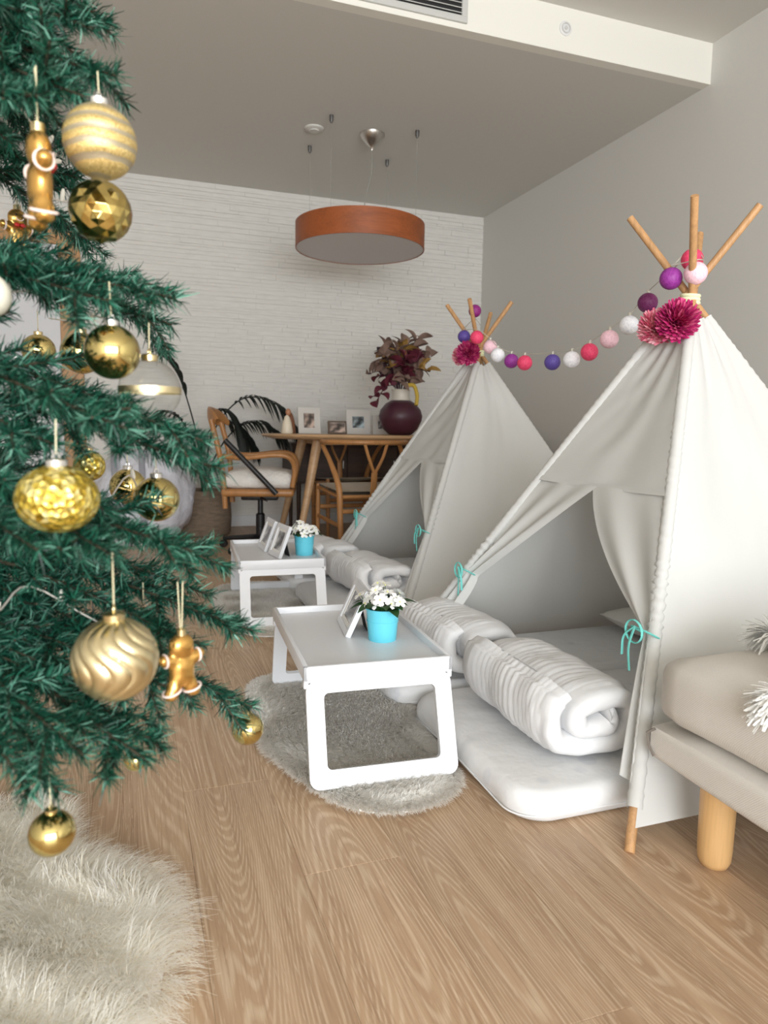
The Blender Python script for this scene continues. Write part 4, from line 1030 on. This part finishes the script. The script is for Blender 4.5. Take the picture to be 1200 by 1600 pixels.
# ------------------------------------------------------------------ palm in a woven pot, white bundle
MAT['palm'] = M('palm_dark', lin(20, 28, 22), 0.6)
px_, py_ = 0.50, 5.52
pt = thing('potted_palm', 'dark leaved palm in a round woven basket pot', 'potted plant', (px_, py_, 0))
obj('basket_pot', MB().lathe([(0.19, 0), (0.205, 0.02), (0.212, 0.14), (0.205, 0.27), (0.185, 0.335), (0.17, 0.34), (0.165, 0.30)], 40, (px_, py_, 0)), M('woven_basket', lin(138, 120, 102), 0.9, var=((14, 14, 60), 0.25), bump=((60, 60, 240), 0.8, 0.006)), pt, angle=60)
obj('soil', MB().lathe([(0.168, 0.305), (0.08, 0.315), (0.004, 0.32)], 24, (px_, py_, 0)), MAT['soil'], pt)
def frond(name, pts, ll, n, side_droop, seed):
    rs = random.Random(seed); P = smoothpath(pts, 8); m = MB(); k = len(P)
    m.tube(P, [0.008 * (1 - 0.7 * i / (k - 1)) for i in range(k)], 6)
    for i in range(n):
        f = 0.45 + 0.55 * i / n; x = f * (k - 1); j = min(int(x), k - 2); p = P[j].lerp(P[j + 1], x - j); tg = (P[j + 1] - P[j]).normalized()
        s = tg.cross(V(0, 0, 1)); s.normalize()
        for sg in (-1, 1):
            l = ll * (0.55 + 0.45 * math.sin(PI * (i + 1) / (n + 1))) * rs.uniform(0.85, 1.1)
            leaf_mesh(m, p, tg * 0.8 + s * sg * 0.75 + V(0, 0, 0.1 * rs.uniform(-1, 1)), l, 0.026, side_droop)
    obj(name, m, MAT['palm'], pt)
b0 = V(px_, py_, 0.3)
frond('frond', [b0, b0 + V(0.07, -0.03, 0.45), b0 + V(0.28, -0.08, 0.72), b0 + V(0.52, -0.12, 0.70), b0 + V(0.68, -0.14, 0.52)], 0.20, 15, 0.75, 1)
frond('frond', [b0, b0 + V(-0.03, 0.0, 0.4), b0 + V(-0.13, 0.0, 0.80), b0 + V(-0.21, 0.0, 0.96), b0 + V(-0.30, 0.0, 1.04)], 0.24, 9, 0.15, 2)
frond('frond', [b0, b0 + V(0.1, 0.0, 0.3), b0 + V(0.25, -0.02, 0.5), b0 + V(0.42, -0.03, 0.55), b0 + V(0.6, -0.05, 0.45)], 0.20, 15, 0.7, 3)
frond('frond', [b0, b0 + V(0.0, 0.05, 0.35), b0 + V(0.14, 0.08, 0.56), b0 + V(0.3, 0.1, 0.50), b0 + V(0.42, 0.1, 0.35)], 0.18, 13, 0.8, 4)
frond('frond', [b0, b0 + V(-0.03, 0.02, 0.3), b0 + V(-0.14, 0.06, 0.55), b0 + V(-0.26, 0.1, 0.62), b0 + V(-0.36, 0.12, 0.56)], 0.16, 12, 0.6, 5)
frond('frond', [b0, b0 + V(0.05, -0.05, 0.4), b0 + V(0.10, -0.07, 0.62), b0 + V(0.2, -0.1, 0.60), b0 + V(0.3, -0.14, 0.40)], 0.18, 13, 0.8, 6)

bx_, by2_ = 0.06, 5.15
bn = thing('wrapped_bundle', 'crumpled white fabric bundle on the floor beside the woven plant pot', 'bundle', (bx_, by2_, 0))
def crumple(t, ph):
    return 1 + 0.12 * nz((math.cos(t) * 2, math.sin(t) * 2, ph * 2)) + 0.07 * abs(nz((math.cos(t) * 5, math.sin(t) * 5, ph * 5)))
bm_ = MB().sphere((bx_, by2_, 0.30), (0.34, 0.24, 0.33), 56, 36, crumple); bm_.v = [(x, y, max(z, 0.002)) for x, y, z in bm_.v]
obj('cover', bm_, M('white_plasticky_cloth', lin(214, 214, 222), 0.45, bump=(12, 0.7, 0.03)), bn, angle=70)
for dx in (-0.16, 0.0):
    st = MB().tube([(bx_ + dx * (1.0 + 0.1 * math.sin(a)), by2_ - 0.262 * math.cos(a) * (1 - 0.9 * dx * dx), 0.30 + 0.345 * math.sin(a) * (1 - 0.5 * abs(dx))) for a in [math.radians(-50 + 200 * i / 24) for i in range(25)]], 0.02, 8, flat=0.25)
    obj('grey_strap', st, M('grey_strap', lin(150, 150, 158), 0.7), bn)
# ------------------------------------------------------------------ Christmas tree
TRX, TRY = -0.40, 1.17
MAT['needle'] = island('needle_green', [(0.0, lin(5, 30, 22)), (0.4, lin(16, 68, 51)), (0.8, lin(36, 102, 80)), (1.0, lin(116, 166, 146))], 0.42, 0.4)
MAT['twig'] = M('twig_brown', lin(58, 52, 36), 0.8)
tree = thing('christmas_tree', 'artificial green Christmas tree hung with gold ornaments', 'tree', (TRX, TRY, 0))
obj('trunk', MB().tube([(TRX, TRY, 0.03), (TRX, TRY, 1.9)], [0.018, 0.010], 12), MAT['twig'], tree)
for i in range(4):
    a = i * PI / 2 + 1.1
    obj('stand_leg', MB().tube(smoothpath([(TRX, TRY, 0.16), (TRX + 0.12 * math.cos(a), TRY + 0.12 * math.sin(a), 0.11), (TRX + 0.22 * math.cos(a), TRY + 0.22 * math.sin(a), 0.012)]), 0.010, 8), MAT['black'], tree)
G = np.random.default_rng(5)
def needles(paths, dens, L, w):
    V_ = []
    for P, l0 in paths:
        P = np.array([tuple(p) for p in P]); seg = np.linalg.norm(np.diff(P, axis=0), axis=1); tot = seg.sum(); n = max(6, int(tot * dens))
        s = np.sort(G.uniform(0, tot, n)); c = np.r_[0, np.cumsum(seg)]; i = np.clip(np.searchsorted(c, s) - 1, 0, len(seg) - 1)
        f = (s - c[i]) / seg[i]; p = P[i] + (P[i + 1] - P[i]) * f[:, None]; t = (P[i + 1] - P[i]) / seg[i][:, None]
        r = G.normal(0, 1, (n, 3)); r -= t * (r * t).sum(1)[:, None]; r /= np.linalg.norm(r, axis=1)[:, None]
        al = G.uniform(0.45, 1.15, n)[:, None]; d = t * np.cos(al) + r * np.sin(al)
        l = (L * l0 * G.uniform(0.6, 1.1, n))[:, None]; sd = np.cross(d, G.normal(0, 1, (n, 3))); sd /= np.linalg.norm(sd, axis=1)[:, None]
        bend = G.normal(0, 0.12, (n, 3)) * l - np.array([0, 0, 0.05]) * l
        m_ = p + d * l * 0.55; e = p + d * l + bend
        V_.append(np.stack([p - sd * w, p + sd * w, m_ + sd * w * 0.95, m_ - sd * w * 0.95, e + sd * w * 0.35, e - sd * w * 0.35], 1))
    A = np.concatenate(V_); n = len(A); q = np.array([(0, 1, 2, 3), (3, 2, 4, 5)])
    F = (np.arange(n)[:, None, None] * 6 + q[None]).reshape(-1, 4); return A.reshape(-1, 3), F
NN = 0
def branch(tip, rise, seed, dens=2300, dark=False, twn=13, spread=1.0):
    global NN
    rs = random.Random(seed); tip = Vector(tip); root = Vector((TRX, TRY, tip.z + rise))
    L = (tip - root).length; dv = (tip - root); hz = Vector((dv.x, dv.y, 0)).normalized(); sd = Vector((-hz.y, hz.x, 0))
    mid = root.lerp(tip, 0.5) + V(0, 0, 0.03 + 0.03 * rs.random()) + sd * rs.uniform(-0.03, 0.03)
    main = smoothpath([root, mid, tip], 7); paths = [(main[3:], 1.0)]; wm = MB().tube(main, [0.004 * (1 - 0.6 * i / (len(main) - 1)) for i in range(len(main))], 5)
    for k_ in range(twn):
        f = 0.25 + 0.70 * (k_ + rs.random() * 0.5) / twn; x = f * (len(main) - 1); j = min(int(x), len(main) - 2); p = main[j].lerp(main[j + 1], x - j); tg = (main[j + 1] - main[j]).normalized()
        s = 1 if k_ % 2 else -1; l = (0.045 + 0.10 * (1 - f)) * rs.uniform(0.8, 1.2) * spread
        an = rs.uniform(0.5, 1.0); d = tg * math.cos(an) + (sd * s * rs.uniform(0.5, 1.0) + V(0, 0, rs.uniform(-0.5, 0.5))).normalized() * math.sin(an)
        q = smoothpath([p, p + d * l * 0.55, p + d * l + V(0, 0, rs.uniform(-0.02, 0.02)) + tg * l * 0.12], 3)
        paths.append((q, 0.95)); wm.tube(q, 0.0016, 4)
    b = obj('branch', wm, MAT['twig'], tree)
    nd = obj('needles', needles(paths, dens, 0.023, 0.00075), MAT['needle'], b, smooth=False, kind='stuff')
    return b
TIPS = [(-0.028,0.979,1.309),(-0.028,0.920,1.262),(-0.081,1.160,1.323),(-0.094,0.888,1.250),(-0.006,0.838,1.181),(-0.037,0.801,1.141),(-0.074,0.769,1.122),(-0.067,1.188,1.160),(-0.088,1.259,1.245),
 (0.051,0.854,0.962),(0.054,1.012,0.953),(-0.032,1.274,1.091),(-0.019,0.813,0.948),(-0.089,0.851,0.969),(-0.137,1.034,1.014),(0.094,0.814,0.772),(0.074,0.784,0.803),(-0.003,0.706,0.816),
 (-0.074,0.775,0.800),(0.104,0.851,0.653),(0.095,0.953,0.595),(0.055,0.734,0.694),(-0.017,0.675,0.702),(-0.079,0.677,0.710),(0.136,0.861,0.569),(0.074,0.818,0.567),(0.018,0.866,0.534),
 (-0.143,1.189,0.526),(-0.112,1.220,0.431),(0.139,0.889,0.459),(0.056,0.777,0.524),(0.023,0.741,0.485),(0.007,0.705,0.491),(-0.048,0.664,0.524),(-0.075,0.710,0.470),(-0.105,0.662,0.521),(-0.126,1.013,0.439),(-0.118,0.867,0.577)]
for i, tp in enumerate(TIPS): branch(tp, 0.03 + 0.03 * (i % 3), 100 + i)
# the sides of the tree the photograph does not show, sparser
for i in range(44):
    z = 0.40 + 1.4 * i / 44; a = i * 2.39996; r = 0.66 * (1 - (z - 0.35) / 1.9)
    ang = (math.degrees(a) + 180) % 360 - 180
    if z < 1.62 and -120 < ang < 62: continue              # the side built above
    branch((TRX + r * math.cos(a), TRY + r * math.sin(a), z), 0.05, 300 + i, dens=900, twn=10, spread=1.2)

# ------------------------------------------------------------------ fairy lights on the tree
fl = thing('fairy_lights', 'thin pale wire of fairy lights wound through the Christmas tree', 'string lights', (TRX, TRY, 0.4))
MAT['fwire'] = M('pale_wire', lin(196, 190, 180), 0.4)
lw = MB(); bulbs = []; rs = random.Random(2)
for kz, r0 in ((0.50, 0.44), (0.60, 0.42), (0.72, 0.42), (0.83, 0.38), (0.99, 0.36), (1.17, 0.34), (1.29, 0.30)):
    pts = []
    for i in range(15):
        a = math.radians(-100 + 130 * i / 14); r = r0 * rs.uniform(0.88, 1.08); pts.append((TRX + r * math.cos(a), TRY + r * math.sin(a), kz + rs.uniform(-0.035, 0.035)))
    sp_ = smoothpath(pts, 5); lw.tube(sp_, 0.0013, 5); bulbs += [sp_[k_] for k_ in range(4, len(sp_), 7)]
obj('wire', lw, MAT['fwire'], fl)
MAT['bulb'] = M('clear_bulb', lin(236, 232, 220), 0.1, spec=0.8)
bmesh_ = mesh_from('light_bulb', MB().lathe([(0.002, 0), (0.0032, 0.004), (0.0032, 0.012), (0.0015, 0.017)], 8)); bmesh_.materials.append(MAT['bulb'])
for p in bulbs:
    o = bpy.data.objects.new('light_bulb', bmesh_); COL.objects.link(o); o.parent = fl; o.location = p - fl.location; o.rotation_euler = (rs.uniform(-1, 1), rs.uniform(-1, 1), 0)

# ------------------------------------------------------------------ ornaments
MAT['gold'] = M('polished_gold', (0.60, 0.49, 0.20), 0.09, 1.0)
MAT['gold_matte'] = M('satin_gold', (0.72, 0.62, 0.38), 0.33, 1.0)
MAT['gold_dark'] = M('antique_gold', (0.56, 0.43, 0.15), 0.16, 1.0)
MAT['pearl'] = M('pearl_white', lin(226, 222, 206), 0.3)
MAT['gcap'] = M('gold_cap', (0.72, 0.60, 0.34), 0.25, 1.0)
MAT['thread'] = M('thread', lin(216, 206, 170), 0.5)
def make_stripe():
    t = NT('gold_glitter_stripes'); t.b.inputs['Roughness'].default_value = 0.4
    sp = t.node('ShaderNodeSeparateXYZ'); t.link(t.coord('Object', (1, 1, 1)), sp.inputs[0])
    n = t.noise(t.coord('Object', (18, 18, 10)), 1.0, 2)
    w_ = t.math('SINE', t.math('ADD', t.math('MULTIPLY', sp.outputs[2], 520.0), t.math('MULTIPLY', n, 7.0)))
    g = t.noise(t.coord('Object', (900,) * 3), 1.0, 2)
    gold = t.ramp(g, [(0.35, lin(176, 142, 70)), (0.65, lin(248, 226, 160))])
    c = t.mix(t.ramp(t.math('ADD', t.math('MULTIPLY', w_, 0.5), 0.5), [(0.26, (0, 0, 0)), (0.40, (1, 1, 1))]), lin(178, 166, 140), gold); t.col(c)
    t.b.inputs['Metallic'].default_value = 0.55; t.bump(t.math('ADD', w_, g), 0.35, 0.002); return t.m
MAT['stripe'] = make_stripe()
def make_glitter():
    t = NT('gold_glitter'); t.b.inputs['Roughness'].default_value = 0.3; t.b.inputs['Metallic'].default_value = 0.75
    vo = t.node('ShaderNodeTexVoronoi'); t.link(t.coord('Object', (170,) * 3), vo.inputs['Vector']); vo.inputs['Scale'].default_value = 1.0
    t.col(t.ramp(vo.outputs['Color'], [(0.1, lin(150, 120, 30)), (0.5, lin(222, 196, 84)), (0.9, lin(250, 238, 170))])); t.bump(vo.outputs['Distance'], 0.7, 0.004); return t.m
MAT['glitter'] = make_glitter()
def make_glass():
    t = NT('clear_bauble_glass'); n = t.n; lw_ = t.node('ShaderNodeLayerWeight'); lw_.inputs[0].default_value = 0.5; fr_ = t.math('ADD', t.math('MULTIPLY', t.math('POWER', lw_.outputs['Facing'], 3.5), 0.75), 0.04)
    tr = t.node('ShaderNodeBsdfTransparent'); tr.inputs[0].default_value = (0.96, 0.96, 0.95, 1); gl_ = t.node('ShaderNodeBsdfGlossy'); gl_.inputs['Roughness'].default_value = 0.03
    mx = t.node('ShaderNodeMixShader'); t.link(fr_, mx.inputs[0]); t.link(tr.outputs[0], mx.inputs[1]); t.link(gl_.outputs[0], mx.inputs[2])
    t.link(mx.outputs[0], n['Material Output'].inputs[0]); n.remove(t.b); return t.m
MAT['glass'] = make_glass()
def bauble(label, loc, r, mat, hang=0.05, cap='gcap', fn=None, sq=1.0, nu=40, nv=26, name='bauble'):
    t = thing(name, label, 'ornament', loc, rnd.random() * 6, 'ornaments on the Christmas tree')
    b = obj('ball', MB().sphere((0, 0, 0), (r, r, r * sq), nu, nv, fn), MAT[mat], t, local=True, angle=25 if fn else 60)
    h = r * sq
    obj('cap', MB().lathe([(r * 0.26, h * 0.955), (r * 0.27, h * 1.13), (r * 0.22, h * 1.17), (r * 0.05, h * 1.19)], 16), MAT[cap], t, local=True)
    lp = [(r * 0.10 * math.cos(a), 0, h * 1.25 + r * 0.10 * math.sin(a)) for a in [i * 2 * PI / 12 for i in range(13)]]
    obj('loop', MB().tube(lp, r * 0.025, 5), MAT[cap], t, local=True)
    obj('string', MB().tube([(0, 0, h * 1.3), (0.001, 0, h * 1.3 + hang)], 0.0007, 4), MAT['thread'], t, local=True)
    return t, b
OR = {'striped': ((-0.022, 0.790, 1.096), 0.0347), 'star': ((-0.026, 0.872, 1.052), 0.0330), 'pale': ((-0.131, 0.810, 0.945), 0.0221), 'g1': ((-0.138, 1.292, 0.937), 0.0259), 'g2': ((-0.017, 0.817, 0.896), 0.0284),
      'g3': ((-0.060, 1.048, 0.914), 0.0274), 'clear': ((0.021, 0.852, 0.859), 0.0339), 'flake': ((-0.062, 0.676, 0.755), 0.0346), 'glit': ((-0.057, 1.081, 0.762), 0.0216), 'g4': ((-0.007, 1.166, 0.725), 0.0277),
      'g5': ((0.028, 0.940, 0.727), 0.0284), 'swirl': ((-0.019, 0.675, 0.607), 0.0375), 'g6': ((0.137, 0.917, 0.419), 0.0214), 'g7': ((-0.081, 0.707, 0.431), 0.0214), 'g8': ((0.009, 0.928, 0.572), 0.0162), 'g9': ((-0.005, 0.860, 0.423), 0.0138)}
bauble('gold glitter striped glass ball at the top of the tree', *OR['striped'], 'stripe', 0.02, 'silver')
st_, sb_ = bauble('faceted gold ball with starburst relief below the striped one', *OR['star'], 'gold_dark', 0.03)
bms = bmesh.new(); bmesh.ops.create_icosphere(bms, subdivisions=3, radius=OR['star'][1])
hub = {v.index for v in bms.verts if len(v.link_edges) == 5}
near_hub = {e.other_vert(v).index for v in bms.verts if v.index in hub for e in v.link_edges}
for v in bms.verts: v.co *= 1.045 if v.index in hub else (0.95 if v.index in near_hub else 1.01)
bmesh.ops.bevel(bms, geom=bms.edges[:], offset=OR['star'][1] * 0.012, segments=1, affect='EDGES')
bms.to_mesh(sb_.data); bms.free(); sb_.data.polygons.foreach_set('use_smooth', np.zeros(len(sb_.data.polygons), dtype=bool)); sb_.data.update()
bauble('pearl white ball cut off by the picture edge', OR['pale'][0], OR['pale'][1], 'pearl', 0.04)
bauble('small polished gold ball hanging alone before the white door', *OR['g1'], 'gold', 0.03)
bauble('polished gold ball above the clear ball with the gold band', *OR['g2'], 'gold', 0.035, 'silver')
bauble('polished gold ball half hidden behind a larger gold one', *OR['g3'], 'gold', 0.03)
cb_, b_ = bauble('clear glass ball with a gold band around its middle', *OR['clear'], 'glass', 0.03, 'gcap')
r = OR['clear'][1]
obj('gold_band', MB().lathe([(r * 1.004, -0.0036), (r * 1.012, 0), (r * 1.004, 0.0036)], 40, caps=False), MAT['gold_matte'], b_, local=True)
bauble('large squat ball of gold flakes at the left, above a green branch', *OR['flake'], 'glitter', 0.03, 'silver', sq=0.86)
bauble('small gold glitter ball behind the large flaked ball', *OR['glit'], 'glitter', 0.03)
bauble('darker of two touching gold balls, farther from the viewer', *OR['g4'], 'gold', 0.04, 'silver')
bauble('brighter of two touching gold balls, nearer to the viewer', *OR['g5'], 'gold', 0.04, 'silver')
def swirlfn(t, ph): return 1.02 - 0.05 * (1 - abs(math.sin(6.5 * t + 3.4 * math.sin(ph * 2.6) + 0.8 * ph))) ** 1.6 * math.sin(ph) ** 0.6
bauble('satin gold ball with swirled relief beside the gingerbread man', *OR['swirl'], 'gold_matte', 0.05, fn=swirlfn, nu=200, nv=70)
bauble('small polished gold ball at a branch tip above the fluffy rug', *OR['g6'], 'gold', 0.015)
bauble('lowest polished gold ball, hanging above the fur rug', *OR['g7'], 'gold', 0.03)
bauble('tiny gold ball hidden in needles above the swirled ball', *OR['g8'], 'gold', 0.03)
bauble('tiny gold ball peeking below the lowest branches', *OR['g9'], 'gold', 0.03)

MAT['ginger'] = M('gingerbread_gold', (0.62, 0.36, 0.10), 0.22, 0.85)
MAT['icing'] = M('white_icing', lin(232, 214, 206), 0.6)
MAT['red'] = M('red_bow', lin(190, 36, 36), 0.5)
def gingerbread(label, loc, h, rotz, hang=0.05, face=True):
    t = thing('gingerbread_ornament', label, 'ornament', loc, rotz, 'gingerbread ornaments on the Christmas tree'); s = h / 1.0
    bm = MB()
    for c, r in (((0, 0, 0.30), (0.20, 0.13, 0.19)), ((0, 0, -0.02), (0.20, 0.13, 0.20)), ((0, 0, -0.14), (0.20, 0.13, 0.14)), ((-0.2, 0, 0.10), (0.14, 0.10, 0.085)), ((0.2, 0, 0.10), (0.14, 0.10, 0.085)), ((-0.29, 0, 0.14), (0.085, 0.09, 0.085)), ((0.29, 0, 0.14), (0.085, 0.09, 0.085)),
                 ((-0.13, 0, -0.3), (0.11, 0.11, 0.15)), ((0.13, 0, -0.3), (0.11, 0.11, 0.15)), ((-0.18, 0, -0.40), (0.11, 0.11, 0.09)), ((0.18, 0, -0.40), (0.11, 0.11, 0.09))):
        bm.sphere(Vector(c) * s, tuple(x * s for x in r), 20, 12)
    b = obj('body', bm, MAT['ginger'], t, local=True, angle=80)
    md = b.modifiers.new('join', 'REMESH'); md.mode = 'VOXEL'; md.voxel_size = s * 0.035; md.use_smooth_shade = True
    sm = b.modifiers.new('soften', 'SMOOTH'); sm.iterations = 5
    for c, r, ax in (((-0.26, 0, 0.125), 0.092, 'x'), ((0.26, 0, 0.125), 0.092, 'x'), ((-0.16, 0, -0.35), 0.125, 'z'), ((0.16, 0, -0.35), 0.125, 'z')):
        pts = []
        for i in range(19):
            a = i * 2 * PI / 18; d = V(0, math.cos(a), math.sin(a)) if ax == 'x' else V(math.cos(a), math.sin(a), 0.3 * math.cos(a * 1))
            pts.append((Vector(c) + d * r) * s)
        obj('icing_band', MB().tube(pts, 0.018 * s, 6), MAT['icing'], t, local=True)
    if face:
     for x in (-0.07, 0.07): obj('eye', MB().sphere(V(x, -0.125, 0.34) * s, 0.018 * s, 8, 6), MAT['black'], t, local=True)
    if face: obj('mouth', MB().tube([V(0.07 * math.cos(a), -0.13, 0.28 + 0.05 * math.sin(a)) * s for a in [PI + PI * i / 8 for i in range(9)]], 0.010 * s, 5), MAT['icing'], t, local=True)
    if face: obj('bow', MB().sphere(V(-0.06, -0.13, 0.14) * s, (0.06 * s, 0.03 * s, 0.04 * s), 10, 6).sphere(V(0.06, -0.13, 0.14) * s, (0.06 * s, 0.03 * s, 0.04 * s), 10, 6), MAT['red'], t, local=True)
    obj('cap', MB().lathe([(0.075 * s, 0.46 * s), (0.075 * s, 0.55 * s), (0.03 * s, 0.57 * s)], 12), MAT['gcap'], t, local=True)
    obj('string', MB().tube([(-0.001, 0, 0.56 * s), (-0.003, 0, 0.56 * s + hang)], 0.0007, 4).tube([(0.001, 0, 0.56 * s), (0.003, 0, 0.56 * s + hang)], 0.0007, 4), MAT['thread'], t, local=True)
gingerbread('gold gingerbread man beside the swirled ball, facing outwards', (0.044, 0.754, 0.568), 0.073, 0.45, face=False)
gingerbread('gold gingerbread man seen edge-on beside the striped ball', (-0.077, 0.784, 1.052), 0.092, 1.85)
gingerbread('small distant gold gingerbread man with a red bow behind the branches', (-0.158, 1.269, 1.112), 0.075, 0.5, 0.09)
